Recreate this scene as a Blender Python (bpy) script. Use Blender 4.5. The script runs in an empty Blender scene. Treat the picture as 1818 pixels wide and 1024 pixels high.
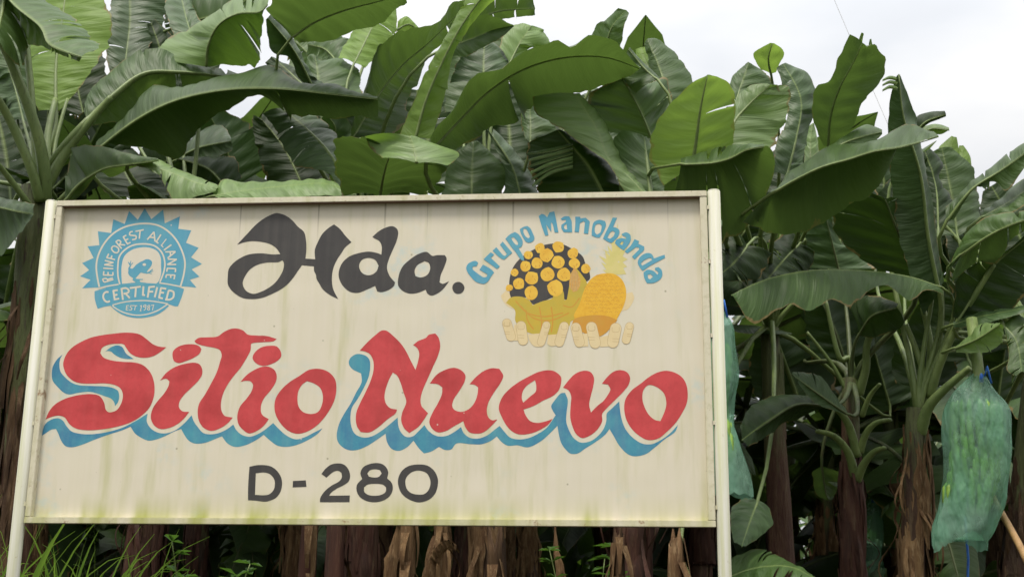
import bpy, bmesh, math, random
from mathutils import Vector, Matrix
from mathutils.geometry import tessellate_polygon
SC = bpy.context.scene
COL = SC.collection
rad = math.radians

# ---------------------------------------------------------------- camera
ZB = 1.85                                   # height of the sign's lower edge
CAM = Vector((0.8939, -4.4549, ZB - 0.2941))
RX = Vector((0.9965643, 0.08206208, 0.01119869)).normalized()      # image right
DN = Vector((-0.0094167, 0.24660202, -0.96907109)).normalized()    # image down
FW = Vector((-0.08228561, 0.96563619, 0.24652752)).normalized()    # view direction
FPX = 2270.0                                # focal length in pixels of a 1818 px wide picture
cd = bpy.data.cameras.new('camera'); cam = bpy.data.objects.new('camera', cd); COL.objects.link(cam)
cd.sensor_width = 36.0; cd.lens = FPX / 1818.0 * 36.0
cd.clip_start = 0.05; cd.clip_end = 3000
cam.matrix_world = Matrix((( RX.x, -DN.x, -FW.x, CAM.x), (RX.y, -DN.y, -FW.y, CAM.y), (RX.z, -DN.z, -FW.z, CAM.z), (0, 0, 0, 1)))
cd.dof.use_dof = True; cd.dof.focus_distance = 4.75; cd.dof.aperture_fstop = 8.0
SC.camera = cam

def P(x, y, Y):
    """world point on the plane world-y = Y that the photograph shows at pixel (x, y)"""
    r = FW * FPX + RX * (x - 909.0) + DN * (y - 512.0)
    return CAM + r * ((Y - CAM.y) / r.y)

# ---------------------------------------------------------------- sky and sun
SUN_EL, SUN_AZ = rad(66), rad(198)          # behind the camera, slightly left, through cloud
w = bpy.data.worlds.new('World'); SC.world = w; w.use_nodes = True
nt = w.node_tree; nt.nodes.clear()
out = nt.nodes.new('ShaderNodeOutputWorld'); bg = nt.nodes.new('ShaderNodeBackground')
sky = nt.nodes.new('ShaderNodeTexSky'); sky.sky_type = 'NISHITA'; sky.sun_disc = False
sky.sun_elevation = SUN_EL; sky.sun_rotation = SUN_AZ
tc = nt.nodes.new('ShaderNodeTexCoord')
mp = nt.nodes.new('ShaderNodeMapping'); mp.inputs['Scale'].default_value = (1.0, 1.0, 2.6); mp.inputs['Location'].default_value = (3.3, 1.2, 0.4)
nz = nt.nodes.new('ShaderNodeTexNoise'); nz.inputs['Scale'].default_value = 2.4; nz.inputs['Detail'].default_value = 5; nz.inputs['Roughness'].default_value = 0.5
sep = nt.nodes.new('ShaderNodeSeparateXYZ')
el = nt.nodes.new('ShaderNodeMapRange'); el.inputs[1].default_value = 0.0; el.inputs[2].default_value = 1.0; el.inputs[3].default_value = 6.0; el.inputs[4].default_value = 23.0
cr = nt.nodes.new('ShaderNodeValToRGB')
cr.color_ramp.elements[0].position = 0.36; cr.color_ramp.elements[0].color = (0.86, 0.885, 0.925, 1)
cr.color_ramp.elements[1].position = 0.62; cr.color_ramp.elements[1].color = (1.0, 0.985, 0.965, 1)
mul = nt.nodes.new('ShaderNodeVectorMath'); mul.operation = 'SCALE'
mix = nt.nodes.new('ShaderNodeMix'); mix.data_type = 'RGBA'; mix.inputs[0].default_value = 0.96
L = nt.links.new
L(tc.outputs['Generated'], mp.inputs['Vector']); L(mp.outputs[0], nz.inputs['Vector']); L(nz.outputs['Fac'], cr.inputs[0])
# overcast: brightness grows with the square of the height above the horizon
sq = nt.nodes.new('ShaderNodeMath'); sq.operation = 'POWER'; sq.inputs[1].default_value = 2.0
L(tc.outputs['Generated'], sep.inputs[0]); L(sep.outputs['Z'], sq.inputs[0]); L(sq.outputs[0], el.inputs[0])
cl = nt.nodes.new('ShaderNodeMath'); cl.operation = 'MULTIPLY_ADD'; cl.inputs[1].default_value = 0.55; cl.inputs[2].default_value = 0.72
ml_ = nt.nodes.new('ShaderNodeMath'); ml_.operation = 'MULTIPLY'
L(nz.outputs['Fac'], cl.inputs[0]); L(cl.outputs[0], ml_.inputs[0]); L(el.outputs[0], ml_.inputs[1])
L(cr.outputs[0], mul.inputs[0]); L(ml_.outputs[0], mul.inputs['Scale'])
L(sky.outputs[0], mix.inputs[6]); L(mul.outputs[0], mix.inputs[7])
L(mix.outputs[2], bg.inputs['Color']); bg.inputs['Strength'].default_value = 0.129
L(bg.outputs[0], out.inputs['Surface'])
sd = bpy.data.lights.new('sun', 'SUN'); sd.energy = 3.3; sd.angle = rad(14); sd.color = (1.0, 0.93, 0.83)
sun = bpy.data.objects.new('sun', sd); COL.objects.link(sun)
sdir = Vector((math.sin(SUN_AZ) * math.cos(SUN_EL), math.cos(SUN_AZ) * math.cos(SUN_EL), math.sin(SUN_EL)))
sun.rotation_euler = sdir.to_track_quat('Z', 'Y').to_euler(); sun.location = (0, -6, 9)
SC.view_settings.view_transform = 'Standard'; SC.view_settings.look = 'None'
SC.view_settings.exposure = 0.0; SC.view_settings.gamma = 1.0; SC.view_settings.use_curve_mapping = False
SC.cycles.max_bounces = 8; SC.cycles.transparent_max_bounces = 16; SC.cycles.transmission_bounces = 6

# ---------------------------------------------------------------- helpers
def link(name, me, mat=None, parent=None, loc=None):
    o = bpy.data.objects.new(name, me); COL.objects.link(o)
    if mat is not None and me is not None and not me.materials: me.materials.append(mat)
    if parent is not None: o.parent = parent
    if loc is not None: o.location = loc
    return o
def thing(name, label, cat, loc=(0, 0, 0), group=None):
    o = bpy.data.objects.new(name, None); COL.objects.link(o); o.location = loc
    o.empty_display_size = 0.2
    return tag(o, label, cat, group)
def tag(o, label=None, cat=None, group=None, kind=None):
    if label: o['label'] = label
    if cat: o['category'] = cat
    if group: o['group'] = group
    if kind: o['kind'] = kind
    return o
class MB:
    """collects faces (world coordinates), builds one mesh relative to its parent's origin"""
    def __init__(s): s.v = []; s.f = []; s.uv = []
    def add(s, vs, fs, uvs=None):
        b = len(s.v); s.v += [tuple(p) for p in vs]; s.f += [tuple(b + i for i in f) for f in fs]
        s.uv += list(uvs) if uvs else [(0.0, 0.0)] * len(vs)
    def box(s, a, b):
        (x0, y0, z0), (x1, y1, z1) = a, b
        s.add([(x0,y0,z0),(x1,y0,z0),(x1,y1,z0),(x0,y1,z0),(x0,y0,z1),(x1,y0,z1),(x1,y1,z1),(x0,y1,z1)],
              [(0,3,2,1),(4,5,6,7),(0,1,5,4),(1,2,6,5),(2,3,7,6),(3,0,4,7)])
    def tube(s, pts, rs, n=8, flat=1.0, rough=0.0, rng=None, ca=None):
        pts = [Vector(p) for p in pts]; m = len(pts)
        if not hasattr(rs, '__len__'): rs = [rs] * m
        vs = []; uvs = []; fs = []; dist = 0
        t0 = (pts[1] - pts[0]).normalized()
        ref = Vector((0, 0, 1)) if abs(t0.z) < 0.9 else Vector((1, 0, 0))
        u = t0.cross(ref).normalized()
        for i, p in enumerate(pts):
            t = (pts[min(i + 1, m - 1)] - pts[max(i - 1, 0)])
            t = t.normalized() if t.length > 1e-9 else t0
            u = (u - t * u.dot(t)); u = u.normalized() if u.length > 1e-9 else t.orthogonal().normalized()
            v = t.cross(u)
            if i: dist += (p - pts[i - 1]).length
            for k in range(n):
                a = 2 * math.pi * k / n; r = rs[i]
                if rng: r *= 1 + rng.uniform(-rough, rough)
                vs.append(p + u * math.cos(a) * r + v * math.sin(a) * r * flat); uvs.append((dist, k / n))
        for i in range(m - 1):
            for k in range(n):
                fs.append((i*n+k, i*n+(k+1) % n, (i+1)*n+(k+1) % n, (i+1)*n+k))
        fs.append(tuple(range(n - 1, -1, -1))); fs.append(tuple((m-1)*n + k for k in range(n)))
        s.add(vs, fs, uvs)
    def build(s, name, mat, parent=None, smooth=True, origin=None):
        me = bpy.data.meshes.new(name)
        off = Vector((0, 0, 0))
        if parent is not None:
            q = parent
            while q is not None: off += q.location; q = q.parent
        elif origin is not None: off = Vector(origin)
        me.from_pydata([tuple(Vector(v) - off) for v in s.v], [], s.f); me.update()
        uvl = me.uv_layers.new(name='UVMap')
        idx = [0] * len(me.loops); me.loops.foreach_get('vertex_index', idx)
        flat = []
        for i in idx: flat += s.uv[i]
        uvl.data.foreach_set('uv', flat)
        if smooth: me.polygons.foreach_set('use_smooth', [True] * len(me.polygons))
        o = link(name, me, mat, parent)
        if parent is None and origin is not None: o.location = origin
        return o

def catmull(pts, n, closed=False, dims=2):
    """smooth curve through points, n samples per span"""
    m = len(pts); outp = []
    rng = range(m if closed else m - 1)
    for i in rng:
        if closed: p0, p1, p2, p3 = pts[(i-1) % m], pts[i], pts[(i+1) % m], pts[(i+2) % m]
        else: p0, p1, p2, p3 = pts[max(i-1, 0)], pts[i], pts[i+1], pts[min(i+2, m-1)]
        for k in range(n):
            t = k / n
            outp.append(tuple(0.5 * ((2*p1[d]) + (-p0[d]+p2[d])*t + (2*p0[d]-5*p1[d]+4*p2[d]-p3[d])*t*t + (-p0[d]+3*p1[d]-3*p2[d]+p3[d])*t**3) for d in range(dims)))
    if not closed: outp.append(tuple(pts[-1][:dims]))
    return outp
def resample(pts, n):
    """n+1 points evenly spaced along a polyline (any dimension)"""
    d = [0.0]
    for a, b in zip(pts, pts[1:]): d.append(d[-1] + math.dist(a, b))
    tot = d[-1] or 1e-9; res = []; j = 0
    for i in range(n + 1):
        s = tot * i / n
        while j < len(pts) - 2 and d[j+1] < s: j += 1
        seg = d[j+1] - d[j]; t = (s - d[j]) / seg if seg > 1e-12 else 0
        t = min(max(t, 0), 1)
        res.append(tuple(a + (b - a) * t for a, b in zip(pts[j], pts[j+1])))
    return res

# ---------------------------------------------------------------- material helpers
def newmat(name):
    m = bpy.data.materials.new(name); m.use_nodes = True
    n = m.node_tree; b = n.nodes['Principled BSDF']
    return m, n, b
def node(n, t, **kw):
    x = n.nodes.new(t)
    for k, v in kw.items():
        if k.startswith('i_'): x.inputs[k[2:].replace('_', ' ')].default_value = v
        else: setattr(x, k, v)
    return x
def noise(n, vec, scale, detail=4, rough=0.55, mscale=None):
    if mscale:
        mpn = node(n, 'ShaderNodeMapping'); mpn.inputs['Scale'].default_value = mscale
        n.links.new(vec, mpn.inputs['Vector']); vec = mpn.outputs[0]
    x = node(n, 'ShaderNodeTexNoise'); x.inputs['Scale'].default_value = scale; x.inputs['Detail'].default_value = detail; x.inputs['Roughness'].default_value = rough
    n.links.new(vec, x.inputs['Vector']); return x.outputs['Fac']
def ramp(n, fac, stops):
    x = node(n, 'ShaderNodeValToRGB'); r = x.color_ramp
    while len(r.elements) < len(stops): r.elements.new(0.5)
    for e, (p, c) in zip(r.elements, stops):
        e.position = p; e.color = (c, c, c, 1) if isinstance(c, (int, float)) else (*c, 1)
    n.links.new(fac, x.inputs[0]); return x.outputs[0]
def mixc(n, fac, a, b, mode='MIX'):
    x = node(n, 'ShaderNodeMix'); x.data_type = 'RGBA'; x.blend_type = mode
    for s, v in ((0, fac), (6, a), (7, b)):
        if isinstance(v, (int, float)): x.inputs[s].default_value = v
        elif isinstance(v, tuple): x.inputs[s].default_value = (*v[:3], 1)
        else: n.links.new(v, x.inputs[s])
    return x.outputs[2]
def mth(n, op, a, b=0.0, clamp=False):
    x = node(n, 'ShaderNodeMath'); x.operation = op; x.use_clamp = clamp
    for s, v in ((0, a), (1, b)):
        if isinstance(v, (int, float)): x.inputs[s].default_value = v
        else: n.links.new(v, x.inputs[s])
    return x.outputs[0]
def bump(n, h, b, strength=0.3, dist=0.01):
    x = node(n, 'ShaderNodeBump'); x.inputs['Strength'].default_value = strength; x.inputs['Distance'].default_value = dist
    n.links.new(h, x.inputs['Height']); n.links.new(x.outputs[0], b.inputs['Normal']); return x
def objco(n): return node(n, 'ShaderNodeTexCoord').outputs['Object']
def worldco(n): return node(n, 'ShaderNodeNewGeometry').outputs['Position']

# ================================================================ SIGN
SW, SH = 2.44, 1.2037
X0, X1, Z0, Z1 = -SW/2, SW/2, ZB, ZB + SH
PY = 0.028                                   # front face of the painted sheet
def weather(n, base, green=0.5, streak=0.5, edge=True):
    """sun-bleached cream paint with rain streaks and algae; position decides where water runs"""
    co = worldco(n)
    sp = node(n, 'ShaderNodeSeparateXYZ'); n.links.new(co, sp.inputs[0])
    st = noise(n, co, 1.0, 5, 0.6, (34, 1, 0.9))            # vertical rain streaks
    st2 = noise(n, co, 1.0, 3, 0.6, (9, 1, 1.3))
    bl = noise(n, co, 2.3, 4)
    c = mixc(n, ramp(n, st, [(0.4, 0.0), (0.75, 0.22 * streak * 2)]), base, (0.53, 0.51, 0.30))
    c = mixc(n, ramp(n, bl, [(0.4, 0.0), (0.7, 0.35)]), c, (0.64, 0.575, 0.455))
    # algae, thickest near the lower rail
    low = node(n, 'ShaderNodeMapRange'); low.inputs[1].default_value = Z0 + 0.022; low.inputs[2].default_value = Z0 + 0.13; low.inputs[3].default_value = 1; low.inputs[4].default_value = 0
    n.links.new(sp.outputs['Z'], low.inputs[0])
    al = mth(n, 'MULTIPLY', low.outputs[0], ramp(n, st2, [(0.36, 0.0), (0.66, 1.0)]))
    al2 = mth(n, 'MULTIPLY', ramp(n, noise(n, co, 1.0, 4, 0.6, (13, 1, 1.7)), [(0.52, 0.0), (0.78, 0.62)]), ramp(n, st, [(0.35, 0.4), (0.65, 1.0)]))
    gr = mth(n, 'MAXIMUM', mth(n, 'MULTIPLY', mth(n, 'POWER', al, 1.4), 1.0), al2)
    c = mixc(n, mth(n, 'MULTIPLY', gr, green), c, (0.34, 0.36, 0.075))
    # specks
    v = node(n, 'ShaderNodeTexVoronoi'); v.inputs['Scale'].default_value = 9.0; n.links.new(co, v.inputs['Vector'])
    c = mixc(n, ramp(n, v.outputs['Distance'], [(0.02, 0.65), (0.045, 0.0)]), c, (0.2, 0.19, 0.1))
    return c, co, sp, st
def mat_panel():
    m, n, b = newmat('painted_sheet')
    c, co, sp, st = weather(n, (0.65, 0.60, 0.485), 1.0, 0.5)
    # darker band under the top rail and rusty hairline drips from it
    top = node(n, 'ShaderNodeMapRange'); top.inputs[1].default_value = Z1 - 0.17; top.inputs[2].default_value = Z1 - 0.03; top.inputs[3].default_value = 0; top.inputs[4].default_value = 1
    n.links.new(sp.outputs['Z'], top.inputs[0])
    drip = ramp(n, noise(n, co, 1.0, 1, 0.4, (44, 1, 0.05)), [(0.70, 0.0), (0.73, 0.6)])
    c = mixc(n, mth(n, 'MULTIPLY', top.outputs[0], drip), c, (0.16, 0.13, 0.07))
    c = mixc(n, mth(n, 'MULTIPLY', mth(n, 'POWER', top.outputs[0], 2.0), 0.10), c, (0.36, 0.29, 0.19))
    # wiped blue paint smears
    sm = mth(n, 'MULTIPLY', ramp(n, noise(n, co, 3.1, 2), [(0.56, 0.0), (0.68, 1.0)]), ramp(n, noise(n, co, 26, 3), [(0.45, 0.0), (0.65, 0.5)]))
    c = mixc(n, sm, c, (0.42, 0.56, 0.58))
    n.links.new(c, b.inputs['Base Color']); b.inputs['Roughness'].default_value = 0.55
    bump(n, mth(n, 'ADD', st, mth(n, 'MULTIPLY', noise(n, co, 3.0, 2), 6.0)), b, 0.16, 0.006)
    return m
def mat_frame():
    m, n, b = newmat('frame_paint')
    c, co, sp, st = weather(n, (0.62, 0.58, 0.45), 0.9, 1.2)
    c = mixc(n, ramp(n, noise(n, co, 30, 5, 0.7), [(0.48, 0.0), (0.72, 0.5)]), c, (0.36, 0.34, 0.17))
    c = mixc(n, ramp(n, noise(n, co, 17, 4, 0.8), [(0.60, 0.0), (0.68, 0.8)]), c, (0.24, 0.12, 0.06))
    # rust creeps out from under the rails, where paint never reached
    gn = node(n, 'ShaderNodeSeparateXYZ'); n.links.new(node(n, 'ShaderNodeNewGeometry').outputs['True Normal'], gn.inputs[0])
    c = mixc(n, ramp(n, mth(n, 'MULTIPLY', gn.outputs['Z'], -1.0), [(0.35, 0.0), (0.8, 0.9)]), c, (0.13, 0.045, 0.03))
    n.links.new(c, b.inputs['Base Color']); b.inputs['Roughness'].default_value = 0.5
    bump(n, noise(n, co, 60, 4), b, 0.2, 0.002)
    return m
def mat_post():
    m, n, b = newmat('post_paint'); co = worldco(n)
    st = noise(n, co, 1.0, 5, 0.6, (60, 60, 1.6))
    c = mixc(n, ramp(n, st, [(0.36, 0.0), (0.64, 0.85)]), (0.49, 0.485, 0.43), (0.38, 0.385, 0.24))
    c = mixc(n, ramp(n, noise(n, co, 40, 4, 0.7), [(0.66, 0.0), (0.74, 0.5)]), c, (0.25, 0.2, 0.1))
    n.links.new(c, b.inputs['Base Color']); b.inputs['Roughness'].default_value = 0.62; b.inputs['Specular IOR Level'].default_value = 0.3
    bump(n, st, b, 0.25, 0.004)
    return m
def mat_paint(name, col, col2, rough=0.5, wear=0.25, blot=8.0, streakdir=(9, 1, 9)):
    m, n, b = newmat(name); co = worldco(n)
    c = mixc(n, ramp(n, noise(n, co, 1.0, 4, 0.6, tuple(v * blot / 8 for v in streakdir)), [(0.4, 0.0), (0.72, 0.8)]), col, col2)
    c = mixc(n, ramp(n, noise(n, co, 120, 3, 0.7), [(0.5, 0.0), (0.8, 0.35)]), c, col2)
    # chalky bloom of weathered paint, pin-sized flakes missing
    c = mixc(n, ramp(n, noise(n, co, 1.0, 5, 0.6, (30, 1, 1.2)), [(0.45, 0.0), (0.8, wear)]), c, (0.5, 0.45, 0.36))
    v = node(n, 'ShaderNodeTexVoronoi'); v.inputs['Scale'].default_value = 11.0; n.links.new(co, v.inputs['Vector'])
    c = mixc(n, ramp(n, v.outputs['Distance'], [(0.022, 0.8), (0.04, 0.0)]), c, (0.6, 0.56, 0.48))
    n.links.new(c, b.inputs['Base Color']); b.inputs['Roughness'].default_value = rough
    b.inputs['Specular IOR Level'].default_value = 0.35
    return m
M_PANEL, M_FRAME, M_POST = mat_panel(), mat_frame(), mat_post()
M_RED = mat_paint('red_paint', (0.56, 0.062, 0.068), (0.36, 0.032, 0.034), wear=0.03)
M_BLUE = mat_paint('shadow_blue_paint', (0.047, 0.20, 0.335), (0.085, 0.36, 0.40), wear=0.12)
M_SEAL = mat_paint('seal_blue_paint', (0.085, 0.315, 0.455), (0.11, 0.36, 0.44), wear=0.12)
M_BLACK = mat_paint('black_paint', (0.046, 0.043, 0.043), (0.062, 0.059, 0.056), wear=0.05)
M_CREAM = mat_paint('cream_paint', (0.64, 0.60, 0.50), (0.60, 0.54, 0.43), wear=0.05)
M_YEL = mat_paint('yellow_paint', (0.76, 0.49, 0.065), (0.66, 0.34, 0.03), wear=0.0, blot=16)
M_OCH = mat_paint('banana_ochre_paint', (0.54, 0.38, 0.045), (0.44, 0.38, 0.06), wear=0.0, blot=10)
M_PINE = mat_paint('pineapple_paint', (0.74, 0.44, 0.04), (0.66, 0.33, 0.02), wear=0.0, blot=30, streakdir=(16, 1, 16))
M_ORG = mat_paint('orange_paint', (0.58, 0.26, 0.03), (0.52, 0.32, 0.05), wear=0.05)
M_CORN = mat_paint('corn_paint', (0.58, 0.30, 0.06), (0.62, 0.42, 0.15), wear=0.05, blot=60, streakdir=(20, 1, 20))
M_LEAFP = mat_paint('pale_green_paint', (0.64, 0.56, 0.22), (0.56, 0.52, 0.16), wear=0.3, blot=20)
M_SKIN = mat_paint('pale_skin_paint', (0.70, 0.57, 0.33), (0.64, 0.50, 0.27), wear=0.15, blot=14)
M_LINE = mat_paint('brown_line_paint', (0.42, 0.29, 0.13), (0.5, 0.36, 0.18), wear=0.2)

sign = thing('painted_signboard', 'large cream hand-painted farm signboard with red and black lettering between two white posts', 'signboard', (0, 0, 0))
# sheet
mb = MB(); NX, NZ = 48, 24
vs = []; fs = []
for j in range(NZ + 1):
    for i in range(NX + 1):
        x = X0 + 0.012 + (SW - 0.024) * i / NX; z = Z0 + 0.012 + (SH - 0.024) * j / NZ
        vs.append((x, PY, z))
for j in range(NZ):
    for i in range(NX):
        a = j * (NX + 1) + i; fs.append((a, a + 1, a + NX + 2, a + NX + 1))
mb.add(vs, fs); mb.box((X0 + 0.013, PY + 0.0015, Z0 + 0.013), (X1 - 0.013, PY + 0.006, Z1 - 0.013))
panel = mb.build('panel', M_PANEL, sign, smooth=False)
# rails of angle iron, mitred look: verticals butt between horizontals
FR = 0.0225
def rail(a, b, name='frame_rail'):
    bm = bmesh.new(); bmesh.ops.create_cube(bm, size=1)
    for v in bm.verts:
        v.co = Vector([(a[k] + b[k]) / 2 + v.co[k] * (b[k] - a[k]) for k in range(3)])
    bmesh.ops.bevel(bm, geom=bm.edges[:], offset=0.0018, segments=2, affect='EDGES')
    me = bpy.data.meshes.new(name); bm.to_mesh(me); bm.free()
    return link(name, me, M_FRAME, sign)
rail((X0, 0, Z1 - FR), (X1, 0.034, Z1)); rail((X0, 0, Z0), (X1, 0.034, Z0 + FR))
rail((X0 + 0.0005, 0.0012, Z0 + FR + 0.0006), (X0 + FR, 0.0335, Z1 - FR - 0.0006))
rail((X1 - FR - 0.003, 0.0012, Z0 + FR + 0.0006), (X1 - 0.0005, 0.0335, Z1 - FR - 0.0006))
# rear battens of the frame
for x in (-0.62, 0.0, 0.62):
    rail((x - 0.012, PY + 0.0065, Z0 + FR), (x + 0.012, 0.052, Z1 - FR), 'rear_batten')
# posts
PR = 0.0228
for s, top in ((-1, Z1 + 0.003), (1, Z1 + 0.004)):
    xc = s * (SW / 2 + PR + 0.0035); mb = MB()
    mb.tube([(xc, 0.016, -0.15), (xc, 0.016, 1.2), (xc, 0.016, top - 0.004)], PR, 28)
    mb.tube([(xc, 0.016, top - 0.0042), (xc, 0.016, top)], [PR * 0.995, PR * 0.9], 28)
    post = mb.build('post', M_POST, sign)
    for z in (Z0 + 0.06, Z0 + 0.35, Z0 + 0.66, Z0 + 0.93, Z1 - 0.07):
        mt = MB(); xa, xb = sorted((s * (SW / 2 - 0.002), s * (SW / 2 + 0.007)))
        mt.box((xa, 0.003, z), (xb, 0.02, z + 0.014)); mt.build('weld_tab', M_FRAME, post, smooth=False)

# ---------------------------------------------------------------- lettering: outlines traced in enlargements
REG = {'r1': (120, 360, 4.654), 'r2': (390, 360, 4.04), 'r3': (810, 360, 3.792), 'r4': (60, 570, 4.453), 'r5': (330, 570, 4.453),
       'r6': (590, 570, 4.267), 'r7': (860, 630, 4.784), 'r8': (430, 810, 5.05), 'sa': (160, 390, 8.533), 'sb': (240, 390, 8.533),
       'sc': (160, 495, 10.1), 'g': (820, 370, 7.317), 'm': (990, 370, 7.314), 'f': (880, 420, 7.317), 'h': (880, 530, 6.992)}
def parse(s):
    """'r4 10 20 30 40 r5 1 2' -> pixels of the photograph; a region name switches the enlargement"""
    pts = []; cur = None; num = []
    for t in s.split():
        if t in REG: cur = REG[t]
        else:
            num.append(float(t))
            if len(num) == 2:
                pts.append((cur[0] + num[0] / cur[2], cur[1] + num[1] / cur[2])); num = []
    return pts
def smooth_closed(pts, n=6, corner=52):
    m = len(pts); isc = []
    for i in range(m):
        a, b, c = pts[i-1], pts[i], pts[(i+1) % m]
        a1 = math.atan2(b[1]-a[1], b[0]-a[0]); a2 = math.atan2(c[1]-b[1], c[0]-b[0])
        d = abs((a2 - a1 + math.pi) % (2 * math.pi) - math.pi); isc.append(math.degrees(d) > corner)
    res = []
    for i in range(m):
        p1, p2 = pts[i], pts[(i+1) % m]
        p0 = pts[i-1] if not isc[i] else (2*p1[0]-p2[0], 2*p1[1]-p2[1])
        p3 = pts[(i+2) % m] if not isc[(i+1) % m] else (2*p2[0]-p1[0], 2*p2[1]-p1[1])
        d1 = math.dist(p1, p2)
        t0 = math.dist(p0, p1) ** .5; t1 = d1 ** .5; t2 = math.dist(p2, p3) ** .5
        t0 = max(t0, 1e-4); t1 = max(t1, 1e-4); t2 = max(t2, 1e-4)
        for k in range(n):
            t = k / n; q = []
            for d in range(2):
                m1 = (p1[d]-p0[d])/t0 - (p2[d]-p0[d])/(t0+t1) + (p2[d]-p1[d])/t1
                m2 = (p2[d]-p1[d])/t1 - (p3[d]-p1[d])/(t1+t2) + (p3[d]-p2[d])/t2
                m1 *= t1; m2 *= t1
                q.append((2*t**3-3*t*t+1)*p1[d] + (t**3-2*t*t+t)*m1 + (-2*t**3+3*t*t)*p2[d] + (t**3-t*t)*m2)
            res.append(tuple(q))
    return res
def onpanel(p, lay): return P(p[0], p[1], PY - 0.0002 - 0.00012 * lay)
def poly(mb, outer, holes=(), lay=1, corner=52, n=6):
    rings = [smooth_closed(parse(outer) if isinstance(outer, str) else outer, n, corner)] + [smooth_closed(parse(h), n, corner) for h in holes]
    w3 = [[onpanel(p, lay) for p in r] for r in rings]
    tris = tessellate_polygon([[Vector((v.x, v.z, 0)) for v in r] for r in w3])
    flat = [v for r in w3 for v in r]
    fs = []
    for t in tris:
        a, b, c = (flat[i] for i in t)
        nrm = (b - a).cross(c - a)
        fs.append(tuple(t) if nrm.y < 0 else (t[0], t[2], t[1]))
    mb.add(flat, fs)
def stroke(mb, s, width, lay=3, n=5, sm=True, taper=None):
    """a brush stroke along a line; width in pixels of the photograph"""
    pts = parse(s) if isinstance(s, str) else s
    if sm and len(pts) > 2: pts = catmull(pts, n)
    m = len(pts); Lp = []; Rp = []
    for i, p in enumerate(pts):
        a = pts[max(i-1, 0)]; c = pts[min(i+1, m-1)]
        dx, dy = c[0]-a[0], c[1]-a[1]; l = math.hypot(dx, dy) or 1; nx, ny = -dy/l, dx/l
        h = width / 2 * (1 if not taper else taper[0] + (taper[1] - taper[0]) * i / (m - 1))
        e = 0
        Lp.append((p[0]+nx*h, p[1]+ny*h)); Rp.append((p[0]-nx*h, p[1]-ny*h))
    vs = [onpanel(q, lay) for q in Lp] + [onpanel(q, lay) for q in Rp]
    fs = [(i, i+1, m+i+1, m+i) for i in range(m-1)]
    mb.add(vs, fs)
_k = [0]
def st(mb, items, width, lay):
    for s in items:
        _k[0] = (_k[0] + 1) % 9
        stroke(mb, s, width, lay + _k[0] * 0.06, sm=len(s.split()) > 7)
def circ(cx, cy, r, k=12, wob=0.06, seed=0, ry=None):
    rg = random.Random(seed)
    return [(cx + math.cos(2*math.pi*i/k) * r * rg.uniform(1-wob, 1+wob), cy + math.sin(2*math.pi*i/k) * (ry or r) * rg.uniform(1-wob, 1+wob)) for i in range(k)]
def letter(name, mat, label, outer, holes=(), lay=3, extra=()):
    mb = MB(); poly(mb, outer, holes, lay)
    for e in extra: poly(mb, e, (), lay)
    o = mb.build(name, mat, panel, smooth=False); o['label'] = label; return o

# black word
letter('painted_letter', M_BLACK, 'black swash capital H', 'r2 125 300 200 220 262 155 330 105 400 75 420 75 470 90 520 125 560 170 605 210 618 260 622 330 615 400 650 402 685 405 682 340 700 290 735 225 775 185 820 155 860 185 905 240 945 282 900 320 870 365 835 420 812 480 805 560 815 620 850 690 790 660 740 620 715 580 695 545 690 515 678 490 675 455 635 452 590 447 560 490 525 540 480 590 430 625 370 655 300 682 230 690 160 680 110 650 75 615 58 580 58 530 65 475 100 430 150 395 210 370 300 362 380 370 435 368 410 330 370 300 310 282 230 275 170 285',
       ['r2 175 540 215 480 270 445 340 428 420 425 450 412 460 430 455 480 430 530 400 570 350 610 290 640 240 652 195 635 175 610 165 575'])
letter('painted_letter', M_BLACK, 'black letter d', 'r2 1095 245 1140 205 1190 178 1240 168 1270 185 1280 210 1270 270 1245 330 1215 400 1200 465 1220 525 1258 570 1250 595 1210 625 1160 640 1130 635 1115 595 1060 620 990 645 930 635 880 590 855 535 855 490 880 430 930 385 1000 360 1070 350 1130 360 1160 372 1162 310 1145 275 1110 255',
       ['r2 1070 395 1115 410 1140 450 1125 490 1090 515 1050 517 1015 495 1000 450 1020 410'])
letter('painted_letter', M_BLACK, 'black letter a', 'r2 1485 352 1525 380 1560 375 1615 375 1628 400 1610 460 1585 520 1577 570 1600 580 1645 562 1610 610 1570 645 1520 665 1490 650 1478 622 1420 645 1360 650 1305 625 1280 590 1285 520 1310 460 1360 410 1430 365',
       ['r2 1470 418 1500 432 1510 470 1490 515 1440 535 1405 525 1398 490 1415 450'])
mb = MB(); poly(mb, circ(390 + 1712/4.04, 360 + 610/4.04, 43/4.04, 14, 0.03), (), 3)
mb.build('painted_full_stop', M_BLACK, panel, smooth=False)
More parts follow.
